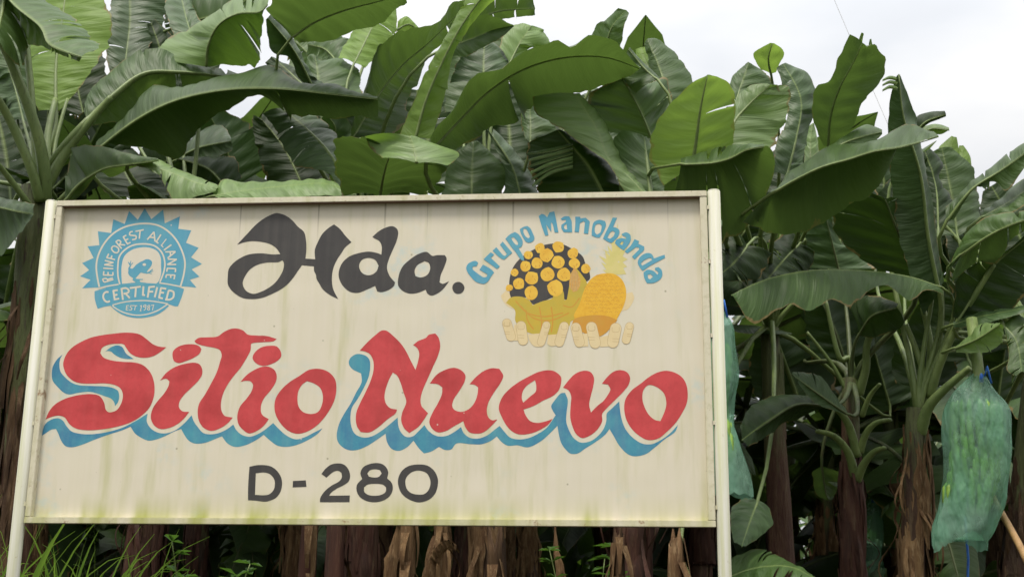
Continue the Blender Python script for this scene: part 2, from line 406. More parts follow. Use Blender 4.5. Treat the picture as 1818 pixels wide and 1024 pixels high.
# red words
letter('painted_letter', M_RED, 'red capital S', 'r4 1048 205 990 200 940 180 890 140 840 105 790 93 720 90 640 97 540 110 450 130 370 165 300 210 255 265 233 330 240 380 265 430 320 475 380 490 460 492 560 490 630 500 680 525 703 570 700 620 680 670 650 705 595 718 570 700 555 640 520 590 460 575 400 577 320 590 240 615 170 655 125 705 92 775 140 755 200 745 245 760 280 810 330 845 420 860 520 855 620 840 720 815 800 780 870 730 915 680 945 610 955 540 945 460 915 395 860 345 790 325 700 320 610 308 550 285 525 250 540 210 590 185 650 178 710 182 730 210 760 250 800 275 860 288 930 280 990 250')
letter('painted_letter', M_RED, 'red letter i after the S', 'r4 998 468 1050 405 1120 360 1200 335 1270 327 1310 340 1330 375 1330 420 1300 470 1240 530 1180 590 1150 640 1148 680 1175 710 1228 715 1190 765 1130 815 1060 845 1000 850 950 820 925 760 940 690 975 635 1030 570 1065 510 1072 475 1050 455 1020 458',
       extra=['r4 1098 285 1100 240 1135 205 1190 185 1260 182 1305 195 1325 220 1310 255 1260 290 1200 315 1145 330 1110 315'])
letter('painted_letter', M_RED, 'red letter t', 'r5 68 155 100 132 170 127 250 120 300 85 350 62 400 57 450 72 490 105 560 113 640 117 718 140 690 158 610 165 530 172 515 180 510 230 480 290 430 370 380 430 330 500 295 570 278 640 280 700 305 745 370 760 330 805 270 845 200 865 140 840 105 790 93 720 105 650 150 580 200 490 245 400 270 320 283 270 270 230 235 212 170 200 110 185 80 172')
letter('painted_letter', M_RED, 'red letter i between t and o', 'r5 432 478 480 425 540 385 600 360 650 358 700 385 718 430 710 480 670 545 620 605 595 660 595 720 610 745 655 772 620 820 570 860 500 885 450 855 415 810 407 740 430 670 480 610 520 550 530 500 510 475 470 470',
       extra=['r5 527 285 550 240 600 205 670 193 720 200 750 240 752 280 720 315 670 340 610 352 560 335 535 310'])
letter('painted_letter', M_RED, 'red letter o ending the first word', 'r5 1030 375 1090 383 1140 410 1180 460 1190 530 1175 620 1130 710 1060 800 980 860 890 888 820 870 760 820 715 750 700 680 710 610 750 545 820 480 900 430 970 385',
       ['r5 958 472 1010 490 1060 525 1082 580 1078 650 1045 715 990 732 925 715 890 670 882 610 890 550 920 500'])
letter('painted_letter', M_RED, 'red capital N', 'r6 208 222 260 165 320 110 375 70 410 72 460 110 520 170 560 230 590 290 630 368 650 300 658 240 640 200 612 180 650 150 710 125 730 103 780 92 805 125 817 190 800 260 760 350 720 440 685 520 668 590 675 640 700 670 725 695 690 750 650 800 583 845 545 810 522 750 530 690 560 610 540 540 515 460 490 410 458 388 430 440 405 510 395 570 405 620 435 655 490 668 480 695 420 740 350 800 280 840 215 838 185 790 180 700 210 620 250 540 290 450 312 370 310 300 285 250 250 230')
letter('painted_letter', M_RED, 'red letter u', 'r6 738 470 790 405 850 370 920 352 975 370 1008 410 1000 460 960 530 920 590 908 640 925 670 980 685 1040 660 1080 610 1100 550 1105 500 1080 482 1040 475 1090 420 1150 375 1210 355 1265 360 r7 130 122 160 175 140 230 80 320 35 400 20 470 35 530 65 552 110 545 70 590 0 650 r6 1105 850 1040 840 1010 805 992 755 920 795 860 830 800 840 755 810 735 760 760 690 800 620 830 550 833 500 800 477')
letter('painted_letter', M_RED, 'red letter e', 'r7 545 128 600 140 650 185 652 230 630 300 575 350 500 385 420 430 332 462 350 510 390 560 450 575 520 562 580 540 540 590 470 635 390 665 300 673 240 650 190 600 150 530 122 450 150 360 210 290 290 230 380 180 460 143',
       ['r7 430 212 440 260 435 310 390 350 330 403 318 370 325 310 360 260'])
letter('painted_letter', M_RED, 'red letter v', 'r7 668 275 710 220 770 160 840 133 900 143 930 190 925 260 905 340 890 420 905 487 960 430 1010 390 1050 335 1070 290 1050 250 998 242 1040 190 1090 145 1150 127 1210 145 1237 190 1225 250 1180 310 1100 390 1040 450 1000 500 1000 560 960 630 900 680 830 703 780 670 750 610 730 530 732 430 737 350 715 300')
letter('painted_letter', M_RED, 'red letter o ending the second word', 'r7 1545 133 1620 150 1680 190 1715 250 1727 330 1718 410 1680 490 1620 580 1550 650 1480 705 1390 720 1310 680 1240 610 1200 530 1187 440 1200 370 1250 300 1330 240 1400 185 1470 148',
       ['r7 1410 253 1470 275 1525 325 1545 410 1530 480 1495 560 1450 550 1400 510 1360 440 1342 370 1350 300 1380 262'])
# blue drop shadows
mb = MB()
poly(mb, 'r4 565 240 610 205 660 190 700 205 730 255 790 297 740 298 690 290 640 265 610 240 580 235', (), 1)
poly(mb, 'r4 228 262 185 300 150 360 142 420 150 470 185 515 240 565 280 578 350 565 440 557 500 570 555 590 610 610 635 640 642 670 665 640 675 595 665 550 620 525 540 513 440 510 350 503 300 485 250 445 210 395 203 330 212 290', (), 1)
poly(mb, 'r4 62 905 85 820 130 780 190 765 230 785 260 830 300 870 380 890 480 890 600 870 700 840 800 790 900 728 893 790 920 840 970 875 1040 885 1120 860 1190 805 1248 742 1265 790 1300 840 r5 134 880 180 892 250 885 320 855 375 815 400 860 440 895 500 912 560 895 620 860 690 803 740 855 800 905 870 932 940 915 1010 880 1080 845 1040 890 970 935 880 975 790 992 720 980 670 945 615 897 560 935 480 975 390 992 330 965 285 908 230 930 150 960 70 965 20 940 -10 900 r4 1165 850 1110 870 1030 910 960 935 905 942 850 920 800 885 765 832 700 860 590 895 480 935 380 975 300 995 250 985 215 940 195 890 175 850 140 855 100 880', (), 1)
o = mb.build('painted_drop_shadow', M_BLUE, panel, smooth=False); o['label'] = 'blue drop shadow under the first red word'
mb = MB()
poly(mb, 'r6 125 320 135 280 185 248 250 260 280 290 287 340 275 420 240 500 190 590 150 650 137 720 145 800 175 855 240 880 300 870 370 830 440 775 495 728 500 790 520 840 560 875 610 870 650 835 698 785 730 830 790 868 860 868 920 840 975 800 995 845 1040 880 1100 888 1170 865 1230 820 r7 130 600 170 650 220 700 290 715 370 705 450 670 530 615 605 510 580 470 568 432 600 380 650 325 685 320 708 380 700 470 695 560 720 640 760 705 820 742 900 730 960 690 1010 630 1035 560 1040 495 1080 455 1145 392 1150 450 1165 540 1200 630 1260 700 1340 750 1420 755 1490 725 1570 670 1645 590 1620 650 1530 715 1440 790 1370 840 1270 858 1210 835 1140 760 1100 690 1063 627 1020 680 940 740 860 790 790 835 730 835 690 800 650 740 630 660 620 600 560 660 480 730 370 782 280 765 200 768 150 740 105 690 r6 1200 905 1130 930 1050 930 940 925 900 970 850 972 808 950 750 985 695 1000 655 960 615 903 570 950 505 980 450 965 415 915 403 850 340 895 260 945 180 975 110 970 50 925 33 870 50 780 90 700 140 620 180 540 222 460 218 395 150 360', (), 1)
o = mb.build('painted_drop_shadow', M_BLUE, panel, smooth=False); o['label'] = 'blue drop shadow under the second red word'
# number
letter('painted_letter', M_BLACK, 'black capital D of the lot number', 'r8 65 90 150 75 250 85 310 125 350 190 357 250 340 320 300 370 245 395 210 403 110 393 52 390 52 300 58 180',
       ['r8 122 148 200 142 250 158 285 200 293 250 280 300 245 335 205 345 115 342 118 250'])
letter('painted_hyphen', M_BLACK, 'black hyphen', 'r8 455 218 570 212 577 270 452 275')
letter('painted_numeral', M_BLACK, 'black numeral 2', 'r8 710 155 750 105 800 70 860 60 910 70 950 110 968 170 955 220 910 255 850 285 800 320 778 350 965 347 962 407 697 408 700 370 740 310 800 260 870 220 893 185 890 145 860 127 820 135 755 188')
letter('painted_numeral', M_BLACK, 'black numeral 8', 'r8 1210 57 1270 75 1308 130 1300 195 1340 235 1350 290 1325 350 1270 390 1190 408 1110 395 1050 355 1025 300 1030 250 1075 200 1060 150 1080 100 1130 70',
       ['r8 1190 112 1235 120 1250 150 1225 180 1180 187 1135 178 1122 150 1145 122', 'r8 1190 243 1260 250 1290 275 1285 315 1245 342 1185 350 1130 342 1095 315 1092 275 1125 250'])
letter('painted_numeral', M_BLACK, 'black numeral 0', 'r8 1580 70 1660 80 1720 125 1752 190 1755 240 1735 320 1690 375 1620 405 1570 408 1490 380 1430 330 1400 260 1398 200 1430 130 1490 85',
       ['r8 1590 125 1650 145 1680 190 1688 240 1670 300 1630 335 1580 340 1520 328 1480 295 1463 240 1470 190 1510 145 1550 128'])
# blue arched name
for ch, o_, h_ in (
 ('capital G', 'g 212 705 180 682 130 690 80 720 57 770 70 820 120 890 180 950 240 972 290 978 340 945 375 890 418 830 380 790 275 728 228 795 330 855 325 885 290 895 240 870 180 825 140 790 140 755 170 750 190 752', []),
 ('r', 'g 283 658 375 568 420 600 375 640 493 752 457 785 300 672', []),
 ('u of the arched name', 'g 400 548 447 503 545 612 565 612 585 590 495 470 530 430 655 575 550 665 520 655 460 610', []),
 ('p', 'g 565 395 620 340 690 305 740 340 785 410 790 450 770 500 735 512 800 630 810 680 775 670 740 630 700 570 650 510 600 440', ['g 640 385 670 372 700 400 730 450 725 475 700 470 665 430']),
 ('o after the p', 'g 752 270 800 240 850 227 890 260 920 320 942 380 925 425 870 445 830 430 790 370 765 320', ['g 800 262 830 265 860 310 885 370 865 388 830 365 800 310']),
 ('capital M', 'g 998 100 1035 70 1070 80 1108 115 1140 50 1200 38 1225 150 1255 312 1205 312 1175 195 1158 180 1162 305 1150 290 1095 210 1125 345 1083 355 1040 240', []),
 ('a after the M', 'm 40 135 85 105 150 102 180 160 185 220 188 310 80 308 50 260 48 215 110 170 100 145 60 155', ['m 85 225 115 200 125 270 105 275 85 255']),
 ('n after the first a', 'm 228 108 290 108 300 130 365 120 418 170 395 330 340 325 355 180 335 165 290 190 275 310 220 305 230 200', []),
 ('o before the b', 'm 470 180 540 148 615 165 628 210 600 290 545 378 500 375 442 350 445 270', ['m 500 210 545 198 575 225 555 310 510 340 485 310 482 250']),
 ('b', 'm 715 118 772 122 720 240 780 260 805 300 780 370 700 450 650 430 590 390 620 320 680 200', ['m 715 290 745 310 725 360 680 395 645 380 680 315']),
 ('a after the b', 'm 835 330 890 310 940 340 950 400 920 470 860 545 780 490 745 450 760 410 830 385 890 395 880 370 840 350', ['m 830 430 860 435 840 475 805 465']),
 ('n before the d', 'm 1000 398 1058 425 1045 455 1125 495 1120 540 1070 590 1000 662 965 625 1060 530 1055 510 1020 500 905 585 870 555 950 480', []),
 ('d of the arched name', 'm 1390 600 1395 640 1300 690 1200 745 1105 810 1070 770 1040 700 1070 630 1150 580 1210 585 1240 620 1250 650 1330 620', ['m 1215 640 1225 670 1150 715 1100 742 1080 715 1120 675 1180 645']),
 ('a ending the arched name', 'm 1265 770 1310 760 1350 800 1358 870 1330 920 1250 965 1160 970 1125 900 1115 830 1170 795 1250 815 1295 860 1310 840 1290 810 1265 800', ['m 1170 860 1205 850 1240 885 1200 920 1175 905'])):
    letter('painted_letter', M_SEAL, 'small blue letter ' + ch, o_, h_, lay=7)

# ---------------------------------------------------------------- certification seal
mb = MB()
poly(mb, 'r1 120 705 190 635 103 607 178 555 120 498 215 455 165 360 262 350 250 235 360 250 378 137 472 175 508 68 580 140 638 45 692 135 790 55 803 170 928 112 915 215 1022 228 978 330 1083 372 1020 450 1110 505 1025 550 1090 610 1010 635 1065 700 945 690 600 700 245 700', (), 1, corner=20)
poly(mb, 'sc 80 220 300 155 520 120 700 95 860 85 1000 75 1200 85 1400 110 1560 140 1685 180 1640 330 1575 490 1520 490 1430 460 1200 400 950 385 700 400 500 440 380 475 250 500 135 535 100 430 80 330', (), 1.4)
poly(mb, 'sc 365 480 450 560 560 630 700 680 880 700 1060 680 1200 640 1330 560 1415 480 1200 400 950 370 700 395', (), 1.7)
poly(mb, 'r1 0 0 0 0 0 0' if False else 'sc 560 105 700 95 860 85 1000 75 1200 85 1200 110 860 120 560 130', (), 3.6)
o = mb.build('painted_seal', M_SEAL, panel, smooth=False); o['label'] = 'toothed blue certification seal with banner'
mb = MB()
W = 14 / 4.654
stroke(mb, 'r1 262 695 245 610 237 520 255 430 300 340 370 260 460 205 560 178 660 172 750 188 830 235 900 310 950 410 970 500 958 600 932 692', W, 2.2)
stroke(mb, 'r1 432 672 416 600 416 510 430 440 480 383 550 348 640 340 720 357 778 410 803 490 795 570 762 655', W * .9, 2.3)
stroke(mb, 'sc 135 175 300 132 510 98', 2.3, 2.6); stroke(mb, 'sc 1240 72 1400 95 1620 137', 2.3, 2.7)
stroke(mb, 'sc 400 482 480 540 600 600 750 640 880 650 1030 630 1180 580 1290 520 1390 450', 2.1, 2.8)
stroke(mb, 'sc 400 470 560 425 720 400 950 388 1150 403 1400 447', 2.0, 2.9)
poly(mb, 'r1 450 670 445 600 447 520 470 440 530 390 600 370 680 372 740 400 768 450 772 520 770 600 735 665 600 655 540 660', (), 2.0, corner=70)
st(mb, ['sc 330 238 285 235 245 270 235 330 265 390 310 413 355 395', 'sc 415 205 443 385', 'sc 405 215 495 200', 'sc 430 292 490 282', 'sc 436 370 522 352',
        'sc 562 165 588 378', 'sc 565 175 640 165 690 200 680 245 600 268', 'sc 630 255 710 345', 'sc 712 165 908 138', 'sc 822 150 808 328', 'sc 957 130 945 300', 'sc 945 290 985 290',
        'sc 1062 135 1032 335', 'sc 1050 148 1160 138', 'sc 1050 230 1130 228', 'sc 1205 148 1158 330', 'sc 1272 155 1235 348', 'sc 1268 162 1365 178', 'sc 1255 240 1325 250', 'sc 1232 335 1305 350',
        'sc 1410 205 1365 375', 'sc 1345 370 1430 370 1490 330 1500 260 1480 222 1405 205'], 3.3, 4.2)
st(mb, ['sc 655 475 645 562', 'sc 655 480 695 478', 'sc 650 520 685 518', 'sc 645 560 685 555', 'sc 765 480 728 480 720 503 748 525 738 555 698 556', 'sc 765 478 845 480', 'sc 812 480 798 562',
        'sc 895 485 925 475', 'sc 922 472 905 572', 'sc 890 570 920 572', 'sc 995 495 965 505 960 480 1000 468 992 540 962 562', 'sc 1062 470 1032 488 1050 513 1072 492 1060 470', 'sc 1045 515 1025 542 1050 560 1068 538 1050 515', 'sc 1092 475 1148 465', 'sc 1140 462 1118 562'], 1.35, 4.2)
st(mb, ['sa 352 905 212 948', 'sa 212 945 192 903 235 890 262 905 270 932', 'sa 262 905 345 882', 'sa 348 842 195 838', 'sa 345 845 345 792', 'sa 272 842 272 792', 'sa 202 840 208 778', 'sa 352 742 198 734',
        'sa 352 700 212 682', 'sa 218 682 355 648', 'sa 355 650 222 618', 'sa 378 605 248 574', 'sa 250 578 282 515', 'sa 312 590 332 542', 'sa 380 400 425 430 432 475 400 502 355 485 325 440 345 405 380 400',
        'sa 478 438 388 332', 'sa 388 335 430 312 465 337 440 382', 'sa 445 375 532 385', 'sa 568 372 500 258', 'sa 500 262 548 235', 'sa 535 312 578 290', 'sa 562 370 612 345',
        'sa 645 180 608 190 600 230 650 240 695 248 690 290 635 305', 'sa 688 178 812 153', 'sa 757 170 745 288'], 2.5, 4.2)
st(mb, ['sb 182 303 285 185', 'sb 285 185 300 330', 'sb 225 265 300 275', 'sb 390 225 318 338', 'sb 305 322 352 358', 'sb 548 380 435 462',
        'sb 455 488 612 483', 'sb 610 487 490 582', 'sb 530 492 538 548', 'sb 495 598 632 600', 'sb 628 603 485 680', 'sb 488 678 622 678', 'sb 478 788 488 735', 'sb 482 735 615 742', 'sb 612 740 608 795',
        'sb 470 835 608 840', 'sb 472 835 465 882', 'sb 540 838 538 882', 'sb 602 840 588 902'], 2.6, 4.2)
st(mb, ['sb 472 292 398 388', 'sb 390 382 425 418'], 1.8, 4.2)
poly(mb, circ(160 + 822/8.533, 390 + 680/8.533, 3.4, 8, 0.1, 3, 2.4), (), 5.2)
o = mb.build('seal_lettering', M_CREAM, panel, smooth=False); o['label'] = 'cream rings and small capitals on the blue seal'
mb = MB()
poly(mb, 'sa 580 770 600 735 640 740 700 680 760 640 800 622 850 598 905 605 938 640 930 690 890 745 862 785 850 815 800 808 770 800 730 840 690 882 700 898 780 905 750 918 760 940 800 958 840 975 720 990 690 950 640 912 652 885 605 855 578 815', (), 4.0, corner=70)
stroke(mb, 'sa 595 780 590 735 608 700 596 655', 2.6, 4.3, taper=(1.2, .7))
stroke(mb, 'sa 600 685 578 642', 1.3, 4.4); stroke(mb, 'sa 606 685 618 622', 1.3, 4.5); stroke(mb, 'sa 610 692 650 652', 1.3, 4.6)
stroke(mb, 'sb 165 810 205 795 268 748', 2.0, 4.3, taper=(1.5, .6)); stroke(mb, 'sb 150 805 210 808 250 818', 1.5, 4.4); stroke(mb, 'sb 205 798 275 778', 1.2, 4.5)
stroke(mb, 'sa 690 900 800 905', 1.6, 4.4)
o = mb.build('painted_frog', M_SEAL, panel, smooth=False); o['label'] = 'blue frog silhouette in the middle of the seal'

# ---------------------------------------------------------------- fruit emblem
def piece(name, mat, label, polys, lay=1, corner=60):
    mb = MB()
    for k, p in enumerate(polys): poly(mb, p, (), lay + 0.05 * k, corner=corner)
    o = mb.build(name, mat, panel, smooth=False); o['label'] = label; return o
piece('painted_palm', M_SKIN, 'faint pale palms behind the painted fruit', ['r3 300 625 335 590 400 650 405 720 345 695 312 655', 'r3 1145 610 1185 600 1198 640 1155 715 1112 728'], 1)
piece('painted_bunch', M_BLACK, 'black gaps of the painted banana bunch', ['r3 360 610 358 520 380 440 430 375 520 315 600 282 700 275 780 310 850 360 870 410 897 470 900 510 875 530 840 520 800 560 745 655 700 640 640 640 560 680 515 682 480 640 370 642'], 1.6)
piece('painted_banana_base', M_OCH, 'ochre base of the painted banana bunch', ['r3 335 672 370 636 440 632 490 655 515 688 580 662 648 640 660 590 700 560 722 600 728 655 745 650 760 560 770 480 800 430 850 490 882 550 830 700 800 780 770 800 760 830 690 880 560 885 480 870 400 800 395 722'], 2.2)
C_ = [(425,240,52),(575,150,62),(660,245,82),(815,135,72),(1005,215,65),(1025,345,65),(1170,415,58),(385,385,68),(540,345,70),(810,330,82),(245,465,48),(465,535,82),(675,490,85),(890,495,85),(300,610,72),(175,665,42),(460,730,85),(770,670,98)]
mb = MB()
for k, (cx, cy, r) in enumerate(C_):
    poly(mb, circ(880 + cx/7.317, 420 + cy/7.317, r*1.06/7.317, 9, 0.11, k), (), 3 + 0.02 * k)
mb.build('painted_banana_tips', M_YEL, panel, smooth=False)
mb = MB()
rg = random.Random(5)
for k, (cx, cy, r) in enumerate(C_):
    for q in range(3):
        a = rg.uniform(0, 6.28); x, y = 880 + (cx + math.cos(a) * r * .45)/7.317, 420 + (cy + math.sin(a) * r * .45)/7.317
        stroke(mb, [(x, y), (x + rg.uniform(-3, 3), y + rg.uniform(2, 5))], 1.1, 3.5 + 0.02 * k + .005 * q, sm=False)
for s in ('r3 400 660 480 740 600 765 720 740', 'r3 430 690 520 775 640 790 760 740', 'r3 560 700 575 800 570 870', 'r3 470 720 480 790 520 850', 'r3 640 700 650 790 640 870', 'r3 720 690 780 700 830 640'):
    _k[0] += 1; stroke(mb, s, 2.2, 2.5 + .03 * (_k[0] % 9))
mb.build('painted_shading', M_ORG, panel, smooth=False)
mb = MB()
for k in range(30):
    t = k / 30; cx = 1055 + rg.uniform(-18, 30) + 30 * t; cy = 490 - 260 * t
    a = rg.uniform(-1.25, 1.0); l = rg.uniform(45, 95) * (1 - .3 * t)
    p0 = (810 + cx/3.792, 360 + cy/3.792); dx, dy = math.sin(a) * l * 1.5, -math.cos(a) * l * 1.6
    stroke(mb, [p0, (p0[0] + dx*.5/3.792, p0[1] + dy*.55/3.792), (p0[0] + dx/3.792, p0[1] + dy/3.792)], 3.6, 1.2 + 0.03 * k, taper=(1, .05))
poly(mb, 'r3 1015 478 985 450 1010 452 975 400 1013 418 958 355 1010 378 1000 315 1035 362 1018 285 1048 328 1048 240 1075 300 1105 250 1105 320 1155 295 1120 360 1155 380 1120 400 1152 430 1125 440 1145 480 1080 484', (), 1.1, corner=10)
mb.build('painted_pineapple_crown', M_LEAFP, panel, smooth=False)
mb = MB()
poly(mb, 'r3 1000 475 1060 478 1110 510 1140 570 1142 640 1120 710 1080 785 1010 760 900 760 800 782 792 760 830 680 860 590 900 520 950 485', (), 3.6)
o = mb.build('painted_pineapple', M_PINE, panel, smooth=False)
mb = MB()
for i in range(10):
    for j in range(11):
        x = 850 + i * 32 + (j % 2) * 16 + rg.uniform(-6, 6); y = 500 + j * 24 + rg.uniform(-5, 5)
        if (x - 990)**2 / 135**2 + (y - 640)**2 / 150**2 < 1 and y < 745:
            q = (810 + x/3.792, 360 + y/3.792); k = (i * 11 + j) % 7
            stroke(mb, [(q[0]-3, q[1]-1), (q[0], q[1]-3.2), (q[0]+3, q[1]-.6)], .75, 3.9 + .03 * k)
poly(mb, 'r3 795 782 900 757 1010 760 1085 788 1050 830 1000 880 960 900 900 890 850 870 780 812', (), 4.3)
mb.build('painted_pineapple_scales', M_ORG, panel, smooth=False)
mb = MB()
poly(mb, 'r3 795 430 818 475 838 530 818 588 788 602 762 560 770 490', (), 4.3)
mb.build('painted_corn_cob', M_CORN, panel, smooth=False)
mb = MB()
for i in range(6):
    for j in range(15):
        x = 770 + i * 11 + j * .6; y = 462 + j * 9
        if abs(x - 797) < 30 * math.sin(math.pi * (y - 425) / 185) ** .6:
            q = (810 + x/3.792, 360 + y/3.792)
            poly(mb, [(q[0]-.7, q[1]-.7), (q[0]+.7, q[1]-.7), (q[0]+.7, q[1]+.7), (q[0]-.7, q[1]+.7)], (), 4.6, n=1)
mb.build('painted_corn_kernels', M_LINE, panel, smooth=False)
# fingers
mb = MB(); ml = MB()
def capsule(x0, y0, x1, y1, w, lay):
    f = 6.992; a = math.atan2(y1-y0, x1-x0); pts = []
    for k in range(9): t = a + math.pi/2 + math.pi * k / 8; pts.append((x0 + math.cos(t)*w/2, y0 + math.sin(t)*w/2))
    for k in range(9): t = a - math.pi/2 + math.pi * k / 8; pts.append((x1 + math.cos(t)*w/2, y1 + math.sin(t)*w/2))
    pts = [(880 + x/f, 530 + y/f) for x, y in pts]; poly(mb, pts, (), lay, n=2)
    stroke(ml, pts + [pts[0]], .55, lay + 0.5, sm=False)
for k, c in enumerate([(140,305,190,470,115), (315,340,340,515,125), (630,330,565,540,98), (850,345,790,540,115), (995,360,1040,540,125), (1190,355,1235,550,135), (1490,370,1455,540,140), (1662,345,1620,510,105)]):
    capsule(*c, 5 + .08 * k)
    x, y, w = c[0], c[1], c[4]; f = 6.992
    q = [(x-.30*w, y-.12*w), (x-.27*w, y+.28*w), (x+.27*w, y+.28*w), (x+.30*w, y-.12*w)]
    stroke(ml, [(880+a/f, 530+b/f) for a, b in q], .8 if k in (0,4,5) else .5, 6.1 + .02 * k)
    for e in (.9, 1.15): stroke(ml, [(880+(x-.3*w)/f, 530+(y+e*w)/f), (880+(x+.3*w)/f, 530+(y+e*w+4)/f)], .5, 6.15 + .02 * k, sm=False)
for k, s in enumerate(('h 400 440 560 430 580 600 480 590 420 520', 'h 650 450 770 440 760 580 690 590 640 560', 'h 1060 440 1140 430 1150 590 1020 600', 'h 1270 480 1430 450 1440 590 1300 600', 'h 230 320 270 330 280 520 220 520')):
    poly(mb, s, (), 4.7 + .05 * k)
mb.build('painted_fingers', M_SKIN, panel, smooth=False); ml.build('painted_finger_lines', M_LINE, panel, smooth=False)

# ================================================================ BANANA PLANTS
def ground_z(x, y):
    t = min(max((y + 2.6) / 2.4, 0), 1); t = t * t * (3 - 2 * t)
    return 0.9 * t + 0.03 * math.sin(x * 1.7 + y) * t + 0.02 * math.sin(y * 2.3 - x * .6)
def mat_leaf(name, c1, c2, tr, rough=0.42, trans=0.32, spec=0.4):
    m, n, b = newmat(name); uv = node(n, 'ShaderNodeUVMap').outputs[0]
    sp = node(n, 'ShaderNodeSeparateXYZ'); n.links.new(uv, sp.inputs[0])
    av = mth(n, 'ABSOLUTE', sp.outputs['Y'])
    # veins leave the midrib nearly square and lean to the tip near the margin
    sk = mth(n, 'SUBTRACT', sp.outputs['X'], mth(n, 'MULTIPLY', mth(n, 'POWER', av, 1.6), 0.06))
    cb = node(n, 'ShaderNodeCombineXYZ'); n.links.new(sk, cb.inputs[0]); n.links.new(mth(n, 'MULTIPLY', av, 0.02), cb.inputs[1])
    oi = node(n, 'ShaderNodeObjectInfo'); n.links.new(mth(n, 'MULTIPLY', oi.outputs['Random'], 9.0), cb.inputs[2])
    fine = node(n, 'ShaderNodeTexNoise'); fine.inputs['Scale'].default_value = 95; fine.inputs['Detail'].default_value = 2; n.links.new(cb.outputs[0], fine.inputs['Vector'])
    broad = node(n, 'ShaderNodeTexNoise'); broad.inputs['Scale'].default_value = 26; broad.inputs['Detail'].default_value = 3; n.links.new(cb.outputs[0], broad.inputs['Vector'])
    co = objco(n)
    blot = noise(n, co, 2.2, 3)
    c = mixc(n, ramp(n, blot, [(0.35, 0.0), (0.7, 1.0)]), c1, c2)
    c = mixc(n, ramp(n, broad.outputs['Fac'], [(0.38, 0.0), (0.7, 0.42)]), c, tuple(v * 1.7 for v in c2))
    c = mixc(n, ramp(n, fine.outputs['Fac'], [(0.4, 0.0), (0.7, 0.3)]), c, tuple(v * 0.6 for v in c1))
    # pale along the midrib, yellow-brown thread at the margin, a few brown flecks
    c = mixc(n, ramp(n, av, [(0.0, 0.55), (0.07, 0.0)]), c, (0.22, 0.29, 0.09))
    c = mixc(n, ramp(n, mth(n, 'ADD', av, mth(n, 'MULTIPLY', mth(n, 'SUBTRACT', noise(n, co, 5, 4, .7), .5), .55)), [(0.985, 0.0), (1.03, 0.85)]), c, (0.17, 0.12, 0.04))
    c = mixc(n, ramp(n, noise(n, co, 14, 4, 0.7), [(0.70, 0.0), (0.78, 0.5)]), c, (0.13, 0.10, 0.03))
    hv = node(n, 'ShaderNodeHueSaturation'); n.links.new(c, hv.inputs['Color'])
    n.links.new(mth(n, 'ADD', mth(n, 'MULTIPLY', oi.outputs['Random'], 0.5), 0.75), hv.inputs['Value']); c = hv.outputs[0]
    n.links.new(c, b.inputs['Base Color']); b.inputs['Roughness'].default_value = rough
    b.inputs['Specular IOR Level'].default_value = spec
    hgt = mth(n, 'ADD', mth(n, 'MULTIPLY', broad.outputs['Fac'], 1.0), mth(n, 'MULTIPLY', fine.outputs['Fac'], 0.25))
    bp = bump(n, hgt, b, 0.6, 0.016)
    tl = node(n, 'ShaderNodeBsdfTranslucent')
    tcx = mixc(n, ramp(n, broad.outputs['Fac'], [(0.3, 0.0), (0.7, 0.5)]), tr, tuple(v * 0.6 for v in tr))
    n.links.new(tcx, tl.inputs['Color'])
    ms = node(n, 'ShaderNodeMixShader'); ms.inputs[0].default_value = trans
    n.links.new(b.outputs[0], ms.inputs[1]); n.links.new(tl.outputs[0], ms.inputs[2])
    n.links.new(ms.outputs[0], n.nodes['Material Output'].inputs['Surface'])
    return m
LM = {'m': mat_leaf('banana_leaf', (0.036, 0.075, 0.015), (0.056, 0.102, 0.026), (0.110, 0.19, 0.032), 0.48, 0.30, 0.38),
      'd': mat_leaf('banana_leaf_painted_shade', (0.0136, 0.0304, 0.0064), (0.0208, 0.0424, 0.0096), (0.05, 0.10, 0.012), 0.52, 0.2, 0.25),  # darker copy of the leaf, interior shade put into its colour
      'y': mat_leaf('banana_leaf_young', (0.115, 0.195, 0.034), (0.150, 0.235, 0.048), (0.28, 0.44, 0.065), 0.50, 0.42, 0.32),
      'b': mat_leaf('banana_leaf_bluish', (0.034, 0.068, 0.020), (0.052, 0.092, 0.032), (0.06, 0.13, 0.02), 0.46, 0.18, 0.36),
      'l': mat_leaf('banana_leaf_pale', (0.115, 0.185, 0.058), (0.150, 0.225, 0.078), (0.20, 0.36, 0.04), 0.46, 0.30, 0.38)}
def mat_simple(name, c1, c2, c3, sc, rough=0.6, bs=0.3, mscale=(1, 1, 1), spec=0.4):
    m, n, b = newmat(name); co = objco(n)
    a = noise(n, co, sc, 5, 0.6, mscale); a2 = noise(n, co, sc * 3.1, 5, 0.7, mscale)
    c = mixc(n, ramp(n, a, [(0.38, 0.0), (0.62, 1.0)]), c1, c2)
    c = mixc(n, ramp(n, a2, [(0.52, 0.0), (0.7, 0.85)]), c, c3)
    n.links.new(c, b.inputs['Base Color']); b.inputs['Roughness'].default_value = rough; b.inputs['Specular IOR Level'].default_value = spec
    bump(n, a2, b, bs, 0.02); return m
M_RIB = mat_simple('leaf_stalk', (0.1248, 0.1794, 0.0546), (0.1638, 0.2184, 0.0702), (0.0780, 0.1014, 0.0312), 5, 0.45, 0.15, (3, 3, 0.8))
M_RIBD = mat_simple('leaf_stalk_painted_shade', (0.0630, 0.0910, 0.0315), (0.0910, 0.1155, 0.0420), (0.0700, 0.0490, 0.0210), 5, 0.5, 0.15, (3, 3, 0.8))  # darker stalk copy with the shade under the canopy painted in
